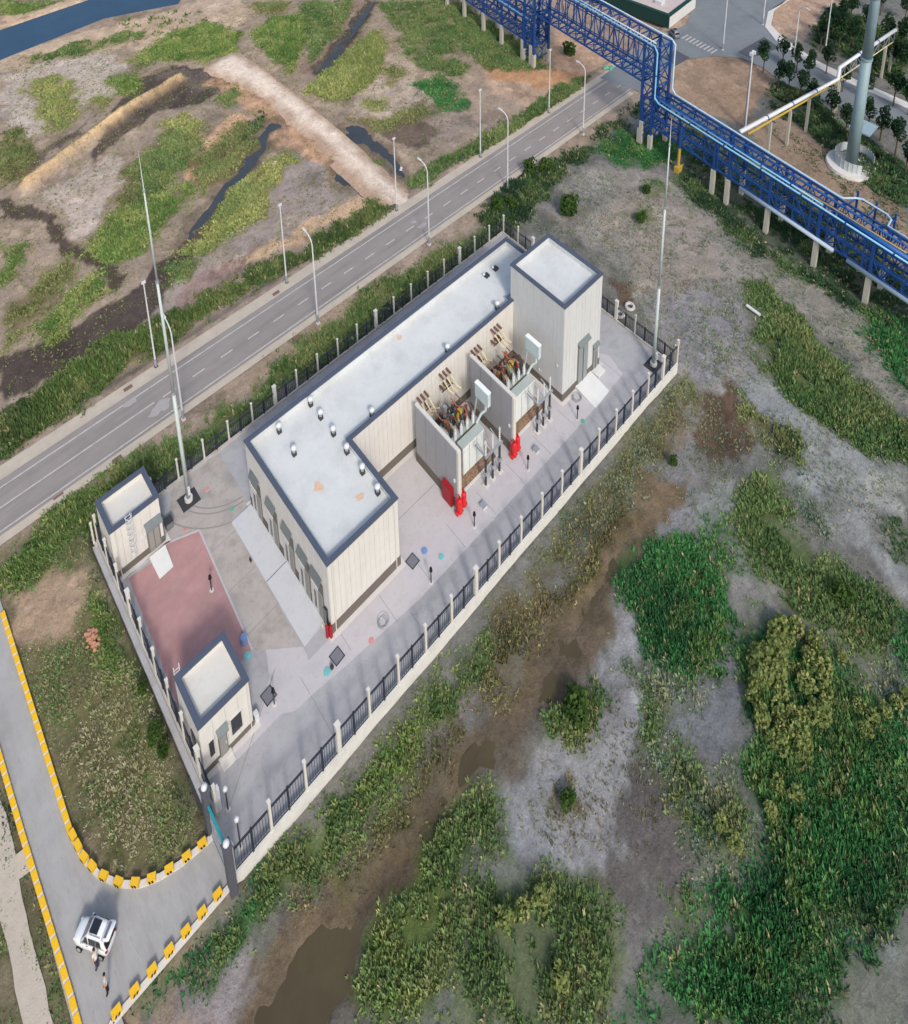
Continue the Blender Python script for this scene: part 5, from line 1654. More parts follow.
# lids, drums and small things on the concrete
def lid(x, y, s, m, label, cat='lid', rz=0.1, h=.05, group='covers in the yard floor'):
    t = thing('cover_plate', label, cat, (x, y, 0), group)
    c, sn = math.cos(rz), math.sin(rz)
    pl = [(x + c * a * s - sn * b * s, y + sn * a * s + c * b * s) for a, b in ((-1, -1), (1, -1), (1, 1), (-1, 1))]
    pi = [(x + c * a * s * .86 - sn * b * s * .86, y + sn * a * s * .86 + c * b * s * .86) for a, b in ((-1, -1), (1, -1), (1, 1), (-1, 1))]
    MB().ring(pl, pi, .01, h + .02).build('frame', 'dark_grey' if m == 'lid_grey' else m, t)
    MB().prism(pi, .01, h).build('plate', m, t)
    return t


lid(8.8, 9.0, .62, 'lid_grey', 'square grey cover plate on the concrete right of the gatehouse', 'cover')
lid(15.8, 6.8, .62, 'lid_grey', 'square grey cover plate near the front corner of the hall', 'cover')
lid(27.3, 7.95, .62, 'lid_grey', 'square grey cover plate right of the cream hall beside a blue drum lid', 'cover')


def round_lid(x, y, r, m, label, h=.12, cat='lid', n=9):
    r *= .78
    t = thing('drum_lid', label, cat, (x, y, 0), 'coloured lids and mats on the concrete')
    MB().tube((x, y, .01), (x, y, h), r, r * .92, n).build('rim', m, t)
    MB().tube((x, y, h), (x, y, h + .05), r * .45, r * .4, 8).build('knob', m, t)


round_lid(29.0, 7.8, .5, 'blue_lid', 'blue round lid right of the grey plate by the hall')
round_lid(30.05, 5.95, .42, 'cyan', 'cyan round lid on the concrete between hall and fence')
round_lid(14.3, 6.45, .5, 'cyan', 'cyan round lid next to a dark pump near the hall corner')
round_lid(9.1, 14.7, .48, 'blue_lid', 'blue drum lid on the corner of the red paving', .9)
round_lid(8.8, 13.45, .5, 'cyan', 'cyan mat beside the far corner of the gatehouse', .05)
round_lid(19.3, 5.35, .42, 'pink', 'pink round cover on the concrete before the hall front', .05)
round_lid(13.2, 31.9, .36, 'pink', 'pink round cover right of the tall left mast pad', .05)
round_lid(9.2, 29.4, .3, 'pink', 'pink round cover beside the pump house ramp', .05)
round_lid(14.5, 27.6, .36, 'green_lid', 'green round cover at the far end of the long ramp', .05)
round_lid(54.9, 4.6, .4, 'green_lid', 'green round cover before the tall block', .05)
round_lid(51.6, 5.3, .3, 'paint', 'white round cover left of the tall block ramp', .05)
round_lid(37.4, 4.6, .25, 'paint', 'white round cover before the nearer transformer', .05)
tag(MB().box(14.7, 15.0, 6.2, 6.5, 0, .4).tube((14.85, 6.35, .4), (14.85, 6.35, .6), .12, .1, 8).build('sump_pump', 'dark_grey', loc=(14.85, 6.35, 0)), 'small dark pump beside the cyan lid', 'pump')
tag(MB().box(13.3, 13.5, 20.9, 21.2, 0.0, .3).tube((13.4, 21.05, .3), (13.4, 21.05, .4), .08, .08, 6).build('ground_box', 'dark_grey', loc=(13.4, 21.05, 0)), 'small dark box on the concrete left of the long ramp', 'box')
r2 = random.Random(4)
for i, (u, v, lab) in enumerate(((383, 622, 'coil of thin grey wire on the concrete before the hall'), (577, 398, 'coil of thin grey wire beside the tall block ramp'))):
    p = G(u, v)
    mb = MB()
    for k in range(5):
        rr_, ox, oy = .45 + .2 * r2.random(), r2.uniform(-.2, .2), r2.uniform(-.2, .2)
        pts = [(p[0] + ox + rr_ * math.cos(a), p[1] + oy + rr_ * math.sin(a), .08 + .05 * k + .05 * math.sin(3 * a)) for a in [j * math.pi / 6 for j in range(13)]]
        mb.path(pts, .025, 4)
    tag(mb.build('wire_coil', 'steel_grey', loc=(p[0], p[1], 0)), lab, 'wire coil', 'wire coils')

# tyres and pipe outside the fence
for i, (u, v, w_) in enumerate(((630, 306, 'farther from the fence'), (619.7, 314, 'nearer the fence'))):
    p = G(u, v, -.8)
    z = ground_z(p[0], p[1])
    mb = MB()
    n, m = 14, 6
    vs, fs = [], []
    for a in range(n):
        A = 2 * math.pi * a / n
        for b in range(m):
            B = 2 * math.pi * b / m
            r = .62 + .24 * math.cos(B)
            vs.append((p[0] + r * math.cos(A), p[1] + r * math.sin(A), z + .25 + .26 * math.sin(B)))
    for a in range(n):
        for b in range(m):
            fs.append((a * m + b, ((a + 1) % n) * m + b, ((a + 1) % n) * m + (b + 1) % m, a * m + (b + 1) % m))
    mb.add(vs, fs)
    M.setdefault('pale_rubber', mat('pale_rubber', (186, 184, 180), .8, .1, 2))
    tag(mb.build('concrete_ring', 'pale_rubber', loc=(p[0], p[1], z)), 'pale concrete ring lying on the ground behind the tall block, ' + w_, 'ring', 'rings lying outside the fence')
a, b = G(746.5, 305.6, -.6), G(760, 315.5, -.6)
o = MB().tube((a[0], a[1], -.5), (b[0], b[1], -.5), .24, .24, 12)
tag(o.build('drain_pipe', 'steel_white', loc=tuple(a[:2]) + (-.5,)), 'white pipe length lying on the bare ground right of the yard', 'pipe')
rk = G(92, 640, -.1)
t = thing('rubble_heap', 'pink brown heap of rubble lying in the grass beside the west fence', 'rubble', (rk[0], rk[1], 0))
rr_ = random.Random(9)
for k in range(46):
    a_ = rr_.uniform(0, 6.28)
    q_ = rr_.uniform(0, 1) ** .6
    x, y, r = rk[0] + q_ * .75 * math.cos(a_), rk[1] + q_ * 1.25 * math.sin(a_), rr_.uniform(.12, .26)
    vs = []
    m_ = MB().ball((x, y, -.1 + r * .5 + (1 - q_) * .35), r, 6, 3, .8)
    m_.v = [(v[0] + rr_.uniform(-.05, .05), v[1] + rr_.uniform(-.05, .05), v[2] + rr_.uniform(-.05, .05)) for v in m_.v]
    m_.build('stone', 'rock', t)


# ------------------------------------------------------------------ pipe rack
def R(y, t, z):
    """a point of the rack: distance y along the road line, t across, z up"""
    return Vector((RACKL(y) + t, y - .135 * t, z))


def rack_section(label, y0, y1, z0, z1, width, bays, pillar_ys, pillar_h, name='pipe_rack', deck=True, mid=True):
    c = R(y0, 0, 0)
    t = thing(name, label, 'pipe rack', tuple(c), 'sections of the blue pipe rack')
    step = (y1 - y0) / bays
    for tt, nm in ((0, 'front'), (width, 'rear')):
        for z in (z0, z1):
            MB().bar(R(y0, tt, z), R(y1, tt, z), .28, .34).build('chord', 'rack_blue', t)
        if mid:
            MB().bar(R(y0, tt, (z0 + z1) / 2), R(y1, tt, (z0 + z1) / 2), .16).build('middle_rail', 'rack_blue', t)
        for k in range(bays + 1):
            y = y0 + step * k
            MB().bar(R(y, tt, z0), R(y, tt, z1), .24 if k % 3 == 0 else .16).build('strut', 'rack_blue', t)
        for k in range(bays):
            y = y0 + step * k
            a, b = (z0, z1) if k % 2 == 0 else (z1, z0)
            MB().bar(R(y, tt, a), R(y + step, tt, b), .13).build('brace', 'rack_blue', t)
    for k in range(bays + 1):
        y = y0 + step * k
        for z in (z0, z1):
            MB().bar(R(y, 0, z), R(y, width, z), .22).build('cross_beam', 'rack_blue', t)
    mb = MB()
    for k in range(bays):
        y = y0 + step * k
        mb.bar(R(y, 0, z1), R(y + step, width, z1), .13)
        mb.bar(R(y, width, z0), R(y + step, 0, z0), .13)
        for q in (.5,):
            mb.bar(R(y + step * q, 0, z0 + .05), R(y + step * q, width, z0 + .05), .1)
        mb.bar(R(y + step * .5, 0, z1), R(y + step * .5, width, z1), .13)
        mb.bar(R(y, 0, z0), R(y, width, z1), .1)
    mb.build('bracing', 'rack_blue', t)['kind'] = 'stuff'
    if deck:
        for q in (.4,):
            MB().bar(R(y0, width * q, z0 + .55), R(y1, width * q, z0 + .55), .32, .32).build('inner_pipe', 'deck_blue', t)
        MB().bar(R(y0, width * .6, z1 - .9), R(y1, width * .6, z1 - .9), 1.0, .1).build('walkway', 'deck_blue', t)
    for y in pillar_ys:
        for tt in (0, width):
            q = R(y, tt, 0)
            gz = min(0, ground_z(q.x, q.y))
            MB().box(q.x - .38, q.x + .38, q.y - .38, q.y + .38, gz - .5, pillar_h).build('pillar', 'pillar', t)
            MB().bar(R(y, tt, pillar_h), R(y, tt, z1), .42).build('column', 'rack_blue', t)
    return t


ZA, ZB = 5.0, 10.6
rs = rack_section('low blue lattice pipe rack running right from the road bridge', -40, 33, ZA, ZB, 4.6, 24, (33, 15.4, 12.2, 3.9, -5.2, -14, -24, -34), 4.6)
rb = rack_section('high blue lattice pipe bridge spanning the road', 33.4, 66.6, 13.6, 22.4, 4.6, 12, (), 0, 'pipe_bridge', deck=False)
for q in (.5,):
    MB().bar(R(33.4, 4.6 * q, 14.1), R(66.6, 4.6 * q, 14.1), .4).build('inner_pipe', 'deck_blue', rb)
rn = rack_section('low blue lattice pipe rack beyond the road at the top', 67, 130, ZA, ZB, 4.6, 21, (67.6, 70.7, 78.9, 86.4, 94.8, 103, 112), 4.8)


def rack_tower(y0, y1, label):
    t = thing('rack_tower', label, 'tower', tuple(R(y0, 0, 0)), 'trestle towers of the pipe bridge')
    for y in (y0, y1):
        for tt in (0, 4.6):
            MB().bar(R(y, tt, 0.0), R(y, tt, 22.8), .44).build('tower_leg', 'rack_blue', t)
            q = R(y, tt, 0)
            MB().box(q.x - .4, q.x + .4, q.y - .4, q.y + .4, -1.5, 2.6).build('footing', 'pillar', t)
    lev = [1.5, 5.0, 9.0, 13.6, 18, 22.4]
    for i, z in enumerate(lev):
        for tt in (0, 4.6):
            MB().bar(R(y0, tt, z), R(y1, tt, z), .22).build('tower_girt', 'rack_blue', t)
        for y in (y0, y1):
            MB().bar(R(y, 0, z), R(y, 4.6, z), .22).build('tower_girt', 'rack_blue', t)
        if i < len(lev) - 1:
            z2 = lev[i + 1]
            for tt in (0, 4.6):
                MB().bar(R(y0, tt, z), R(y1, tt, z2), .16).build('brace', 'rack_blue', t)
                MB().bar(R(y1, tt, z), R(y0, tt, z2), .16).build('brace', 'rack_blue', t)
            for y in (y0, y1):
                MB().bar(R(y, 0, z), R(y, 4.6, z2), .16).build('brace', 'rack_blue', t)
    return t


rack_tower(30.6, 33.4, 'blue trestle tower of the pipe bridge on the near side of the road')
rack_tower(66.6, 70.2, 'blue trestle tower of the pipe bridge beyond the road')

zt = 11.05


def pipeline(label, pts, r, m, name='pipeline', collars=0):
    p = thing(name, label, 'pipe', tuple(pts[0]), None)
    MB().path(pts, r, 10).build('pipe', m, p, smooth=True)
    for a, b in zip(pts[:-1], pts[1:]):
        a, b = Vector(a), Vector(b)
        L = (b - a).length
        n = int(L / collars) if collars else 0
        for k in range(1, n + 1):
            c = a + (b - a) * (k / (n + 1))
            d = (b - a).normalized() * .12
            MB().tube(c - d, c + d, r + .06, r + .06, 10).build('collar', 'rack_blue', p)
    return p


pipeline('light blue pipe along the front edge of the rack and over the bridge', [R(-40, .0, zt), R(28.9, -.2, zt), R(29.9, -.3, 11.9), R(29.9, -.3, 22.0), R(30.8, -.1, 23.0), R(66, .3, 23.0), R(67.6, .3, 22.4), R(67.8, .3, 12), R(69, .2, zt), R(130, .2, zt)], .17, 'pipe_blue', collars=8)
pipeline('pale silver pipe with an expansion loop along the rear edge of the rack',
         [R(-40, 4.7, zt), R(-13.6, 4.7, zt), R(-13.2, 6.5, zt), R(-12.2, 7.1, zt), R(-8.2, 7.2, zt), R(-7.4, 6.6, zt), R(-6.2, 4.9, zt), R(-5.6, 4.7, zt), R(28.9, 4.8, zt), R(29.9, 4.9, 11.9), R(29.9, 4.9, 22.0), R(30.8, 4.7, 23.0), R(66, 4.6, 23.0), R(67.6, 4.6, 22.4), R(67.8, 4.6, 12), R(69, 4.6, zt), R(130, 4.6, zt)], .18, 'pipe_silver')
pipeline('bright blue pipe lying on the front of the rack near the right edge', [R(-20, .9, zt - .1), R(-7.6, .9, zt - .1)], .42, 'deck_blue')
pipeline('thin yellow line beside the front pipe of the rack', [R(-18, 1.7, zt), R(-6, 1.4, zt), R(22, -.35, zt - .5)], .1, 'yellow_pipe')
pipeline('grey cable tray hanging under the front of the low rack', [R(-40, -.3, ZA - .2), R(-10.5, -.3, ZA - .25)], .36, 'tray')
pipeline('grey cable tray under the middle part of the low rack', [R(-8.2, -.3, ZA - .2), R(9.5, -.3, ZA - .25)], .36, 'tray')
pipeline('second light blue pipe just inside the front edge of the low rack', [R(-5, .75, zt), R(29.5, .75, zt)], .15, 'pipe_blue', collars=6)
pipeline('slim silver pipe along the middle of the high bridge', [R(31.5, 1.1, 22.9), R(66, 1.1, 22.9)], .14, 'pipe_silver')
pipeline('deep blue pipe along the middle of the low rack', [R(-40, 3.0, zt), R(29.5, 3.0, zt)], .2, 'deck_blue', collars=5)
o = pipeline('dark blue frame carrying the expansion loop of the rear pipe', [R(-13.4, 4.7, 10.7), R(-13.4, 7.4, 10.7), R(-7.2, 7.4, 10.7), R(-7.2, 4.7, 10.7)], .16, 'rack_blue', 'loop_frame')
for y in (-13.4, -10.3, -7.2):
    MB().bar(R(y, 7.4, 6.5), R(y, 7.4, 11.9), .3).build('frame_post', 'rack_blue', o)
    MB().bar(R(y, 7.4, 6.5), R(y, 4.6, 5.2), .2).build('frame_strut', 'rack_blue', o)
    MB().bar(R(y, 4.6, 10.6), R(y, 7.4, 10.6), .2).build('frame_arm', 'rack_blue', o)
# fittings of the gas line under the rack
t = thing('gas_riser', 'yellow gas riser standing below the low rack near the bridge tower', 'pipe', tuple(R(24, 0, 0)))
a = np.array(G(678, 170, -.6))
MB().tube((a[0], a[1], -1), (a[0], a[1], 4.5), .28, .28, 10).build('riser', 'yellow_pipe', t)
MB().tube((a[0], a[1], 4.5), (a[0], a[1], 9.2), .26, .26, 10).build('riser_top', 'rack_blue', t)
MB().box(a[0] - .7, a[0] + .7, a[1] - .5, a[1] + .5, -1, .3).build('valve_block', 'yellow_pipe', t)
MB().bar((a[0], a[1], .2), (a[0] + 1.2, a[1] - .4, .3), .14).build('branch', 'yellow_pipe', t)

# branch pipe with yellow gas line toward the trees
w0 = Vector(G(740, 132, 10.9))
w1 = Vector(G(838, 79, 8.4))
w2 = Vector((w1.x + .1, w1.y, 11.2))
w3 = Vector(G(895.5, 30, 11.2))
pb = pipeline('white insulated pipe running from the rack towards the trees', [w0, w1, w2, w3], .42, 'steel_white', collars=9)
y0_, y1_ = Vector(G(748, 134, 9.6)), Vector(G(843, 79, 7.0))
pipeline('yellow gas pipe slung below the white branch pipe', [y0_, y1_], .2, 'yellow_pipe')
for i, f in enumerate((.22, .42, .62, .96)):
    p = y0_ + (y1_ - y0_) * f
    t = thing('pipe_support', 'pale post under the yellow gas pipe, %s from the rack' % ORDS[i], 'post', (p.x, p.y, 0), 'posts carrying the branch pipe')
    MB().box(p.x - .25, p.x + .25, p.y - .25, p.y + .25, -.5, p.z).build('shaft', 'pillar', t)
    MB().bar((p.x, p.y - .9, p.z), (p.x, p.y + .9, p.z), .2).build('saddle', 'rack_blue', t)
t = thing('branch_truss', 'grey lattice truss carrying the far end of the white pipe', 'truss', tuple(w2))
d_ = (w3 - w2)
for k in range(11):
    p = w2 + d_ * (k / 10)
    q = w2 + d_ * (min(10, k + 1) / 10)
    MB().bar((p.x, p.y, p.z - .5), (p.x, p.y, p.z - 3.0), .12).build('strut', 'steel_grey', t)
    if k < 10:
        MB().bar((p.x, p.y, p.z - (.5 if k % 2 else 3)), (q.x, q.y, q.z - (3 if k % 2 else .5)), .1).build('brace', 'steel_grey', t)
for z in (.5, 3.0):
    MB().bar((w2.x, w2.y, w2.z - z), (w3.x, w3.y, w3.z - z), .16).build('chord', 'busbar' if z > 1 else 'steel_grey', t)
for p in (w2, w3, w2 + d_ * .85):
    MB().box(p.x - .25, p.x + .25, p.y - .25, p.y + .25, 0, p.z - 3.1).build('post', 'pillar', t)

# monopole
x, y = 133.0, .1
t = thing('steel_column', 'very tall grey steel column on a round white base behind the rack', 'column', (x, y, 0))
MB().tube((x, y, .0), (x, y, .55), 4.6, 4.4, 28).build('base_disc', 'conc_pale', t)
MB().tube((x, y, .55), (x, y, 24), 1.12, .95, 18).build('shaft', 'mono', t, smooth=True)
MB().tube((x, y, 24), (x, y, 48), .92, .72, 18).build('shaft_upper', 'mono', t, smooth=True)
for z in (24, 37):
    MB().tube((x, y, z - .2), (x, y, z + .2), 1.1, 1.1, 18).build('flange', 'mono', t)
mb = MB()
M['screen'] = mat('screen', (186, 194, 196), .6, .05, 1)
for k in range(22):
    a0, a1 = math.radians(-60 + k * 360 / 28), math.radians(-60 + (k + 1) * 360 / 28)
    r = 3.5
    xc, yc = x + .6, y - .3
    mb.add([(xc + r * math.cos(a0), yc + r * math.sin(a0), .5), (xc + r * math.cos(a1), yc + r * math.sin(a1), .5), (xc + r * math.cos(a1), yc + r * math.sin(a1), 2.6), (xc + r * math.cos(a0), yc + r * math.sin(a0), 2.6)], [(0, 1, 2, 3)])
    mb.bar((xc + r * math.cos(a0), yc + r * math.sin(a0), .5), (xc + r * math.cos(a0), yc + r * math.sin(a0), 2.7), .1)
MB()
mb.build('guard_screen', 'screen', t)
MB().box(x + 3.2, x + 7.6, y - 1.6, y + 2.4, 5.7, 6.0).build('service_platform', 'shed_blue', t)
MB().bar((x, y, 6), (x + 7, y + .4, 5.85), .4).build('platform_arm', 'shed_blue', t)

# building at the top edge
hb = thing('roadside_building', 'low white building with dark green walls at the top edge', 'building', (151.6, 53.2, 0))
pl = [(151.7, 53.2), (170, 48.2 + 14), (166, 90), (147.6, 82)]
pl = [(151.7, 53.2), (166, 54.2), (164, 84), (149, 83)]
MB().ring(pl, offset(pl, .3), 0, 3.4).build('wall', 'house_white', hb)
q0, q1 = Vector(pl[0]), Vector(pl[3])
MB().add([(pl[0][0] - .06, pl[0][1], .0), (pl[3][0] - .06, pl[3][1], .0), (pl[3][0] - .06, pl[3][1], 3.5), (pl[0][0] - .06, pl[0][1], 3.5), (pl[0][0], pl[0][1], .0), (pl[3][0], pl[3][1], .0), (pl[3][0], pl[3][1], 3.5), (pl[0][0], pl[0][1], 3.5)],
         [(3, 2, 1, 0), (4, 5, 6, 7), (0, 1, 5, 4), (2, 3, 7, 6), (1, 2, 6, 5), (3, 0, 4, 7)]).build('green_cladding', 'green_wall', hb)
MB().ring(offset(pl, -.1), offset(pl, .9), 3.41, 3.7).build('green_edge', 'green_wall', hb)
MB().add([(p[0], p[1], 3.35) for p in offset(pl, .5)], [(0, 1, 2, 3)]).build('roof', 'roof_pink', hb)
MB().box(155, 157, 58, 60, 3.4, 4.4).build('roof_unit', 'steel_white', hb)


# ------------------------------------------------------------------ vehicles
def loft_rings(rings, smooth=True):
    mb = MB()
    n = len(rings[0])
    fs = []
    for i in range(len(rings) - 1):
        for k in range(n):
            fs.append((i * n + k, i * n + (k + 1) % n, (i + 1) * n + (k + 1) % n, (i + 1) * n + k))
    fs += [tuple(range(n - 1, -1, -1)), tuple(range((len(rings) - 1) * n, len(rings) * n))]
    return mb.add([p for r in rings for p in r], fs)


def car(label, x, y, rz, L=3.3, Wd=1.5, hz=2.6, paint='car_white', open_tail=False, z=0.0):
    """x forward; rounded body lofted from nose to tail, cabin lofted over it"""
    t = thing('parked_car', label, 'car', (x, y, z), None, rz)
    w = Wd / 2
    lower = [(.505, .42, .26, .38), (.49, .66, .21, .46), (.45, .84, .17, .515), (.36, .97, .16, .555), (.22, 1.0, .16, .59), (.0, 1.0, .16, .60),
             (-.2, 1.0, .16, .605), (-.36, .99, .16, .60), (-.45, .93, .17, .59), (-.485, .84, .20, .55), (-.5, .7, .24, .45)]
    rings = []
    for fx, fw_, z0, z1 in lower:
        r = []
        for k in range(16):
            a = 2 * math.pi * k / 16
            ca, sa = math.cos(a), math.sin(a)
            r.append((fx * L, w * fw_ * math.copysign(abs(ca) ** .6, ca), hz * ((z0 + z1) / 2 + (z1 - z0) / 2 * math.copysign(abs(sa) ** .55, sa))))
        rings.append(r)
    loft_rings(rings).build('body', paint, t, smooth=True)
    cab = [(.25, .90, .585), (.17, .86, .72), (.08, .81, .885), (.0, .78, .955), (-.12, .77, .985), (-.26, .77, .975), (-.35, .77, .94), (-.41, .80, .80), (-.455, .86, .60)]
    rings = []
    for fx, fw_, z1 in cab:
        b_ = .92
        r = []
        zb = .55
        zt_ = max(z1, zb + .02)
        for yy, zz in ((-b_, zb), (-b_ + .02, zb + (zt_ - zb) * .35), (-fw_, zb + (zt_ - zb) * .82), (-fw_ + .09, zb + (zt_ - zb) * .96), (-.35, zt_), (.35, zt_), (fw_ - .09, zb + (zt_ - zb) * .96), (fw_, zb + (zt_ - zb) * .82), (b_ - .02, zb + (zt_ - zb) * .35), (b_, zb)):
            r.append((fx * L, yy * w, zz * hz))
        rings.append(r)
    cabin = loft_rings(rings).build('roof', paint, t, smooth=True)
    MB().add([(.225 * L, -.74 * w, .635 * hz), (.225 * L, .74 * w, .635 * hz), (.065 * L, .66 * w, .925 * hz), (.065 * L, -.66 * w, .925 * hz)], [(0, 1, 2, 3)]).build('windscreen', 'glass', t)
    MB().box(-.22 * L, .0 * L, -w * .52, w * .52, .97 * hz, 1.0 * hz).build('sunroof', 'glass', cabin)
    for s in (-1, 1):
        for (xa, xb, xc, xd) in ((.175, .005, .035, .085), (-.015, -.20, -.20, -.005), (-.22, -.36, -.335, -.215)):
            MB().add([(xa * L, s * .945 * w, .64 * hz), (xb * L, s * .945 * w, .64 * hz), (xc * L, s * .845 * w, .88 * hz), (xd * L, s * .845 * w, .88 * hz)],
                     [(0, 1, 2, 3)] if s < 0 else [(3, 2, 1, 0)]).build('side_window', 'glass', t)
        MB().bar((-.34 * L, s * w * .66, .985 * hz), (-.02 * L, s * w * .66, .99 * hz), .04).build('roof_rail', 'steel_grey', cabin)
        MB().ball((.17 * L, s * w * 1.08, .63 * hz), .1, 8, 5).build('mirror', paint, t, smooth=True)
        MB().ball((.455 * L, s * w * .70, .44 * hz), .13, 8, 5).build('headlight', 'steel_white', t, smooth=True)
        MB().ball((-.475 * L, s * w * .80, .46 * hz), .12, 8, 5).build('tail_light', 'lamp_red', t, smooth=True)
        n = 16
        for xx in (-.31, .315):
            def wheel(rx, rz_, hy, off):
                vs = []
                for dy in (-hy, hy):
                    for k in range(n):
                        a = 2 * math.pi * k / n
                        vs.append((xx * L + rx * math.cos(a), s * (w - .07) + dy + off, .42 + rz_ * math.sin(a)))
                return MB().add(vs, [(k, (k + 1) % n, n + (k + 1) % n, n + k) for k in range(n)] + [tuple(range(n - 1, -1, -1)), tuple(range(n, 2 * n))])
            tyre = wheel(.28, .42, .1, 0).build('wheel', 'tyre', t)
            wheel(.17, .26, .1, s * .015).build('rim', 'rim', tyre)
        for xx in (.05, -.18):
            MB().box((xx - .022) * L, (xx + .022) * L, s * w * .985 - .02, s * w * .985 + .02, .50 * hz, .525 * hz).build('door_handle', 'steel_grey', t)
    MB().box(.485 * L, .508 * L, -w * .42, w * .42, .27 * hz, .36 * hz).build('grille', 'black', t)
    if open_tail:
        MB().add([(-.43 * L, -w * .72, .80 * hz), (-.43 * L, w * .72, .80 * hz), (-.495 * L, w * .76, .50 * hz), (-.495 * L, -w * .76, .50 * hz)], [(0, 3, 2, 1)]).build('boot_opening', 'black', t)
        MB().add([(-.44 * L, -w * .74, .63 * hz), (-.44 * L, w * .74, .63 * hz), (-.475 * L, w * .74, .615 * hz), (-.475 * L, -w * .74, .615 * hz)], [(0, 3, 2, 1), (0, 1, 2, 3)][:1]).build('boot_floor', 'black', t)
        rings = []
        for fx, fw_, zz in ((-.36, .76, .965), (-.45, .80, 1.04), (-.55, .80, 1.09), (-.60, .70, 1.10)):
            rings.append([(fx * L, -fw_ * w, (zz - .03) * hz), (fx * L, -fw_ * w * .9, zz * hz), (fx * L, fw_ * w * .9, zz * hz), (fx * L, fw_ * w, (zz - .03) * hz)])
        tg = loft_rings(rings).build('tailgate', paint, t, smooth=True)
        MB().add([(-.42 * L, -w * .6, 1.03 * hz), (-.42 * L, w * .6, 1.03 * hz), (-.50 * L, w * .6, 1.075 * hz), (-.50 * L, -w * .6, 1.075 * hz)], [(0, 3, 2, 1)]).build('tailgate_pane', 'lid_grey', tg)
    else:
        MB().add([(-.43 * L, -w * .68, .80 * hz), (-.43 * L, w * .68, .80 * hz), (-.468 * L, w * .72, .63 * hz), (-.468 * L, -w * .72, .63 * hz)], [(0, 3, 2, 1)]).build('rear_window', 'glass', t)
    return t


car('white parked car with sunroof and open tailgate on the access road', -9.95, 5.1, math.radians(125), open_tail=True)
car('grey car stopped by the green walled building at the crossing', 149.3, 50.2, math.radians(60), L=3.6, Wd=1.6, hz=2.4, paint='car_grey')


# ------------------------------------------------------------------ people
def skin_mesh(name, nodes, edges, m, sub=1):
    me = bpy.data.meshes.new(name)
    bm = bmesh.new()
    lay = bm.verts.layers.skin.verify()
    vs = []
    for i, (p, r) in enumerate(nodes):
        v = bm.verts.new(p)
        v[lay].radius = (r, r)
        v[lay].use_root = (i == 0)
        vs.append(v)
    for a, b in edges:
        bm.edges.new((vs[a], vs[b]))
    bm.to_mesh(me)
    bm.free()
    me.materials.append(M[m])
    o = bpy.data.objects.new(name, me)
    COL.objects.link(o)
    o.modifiers.new('skin', 'SKIN').use_smooth_shade = True
    s = o.modifiers.new('subsurf', 'SUBSURF')
    s.levels = s.render_levels = sub
    return o


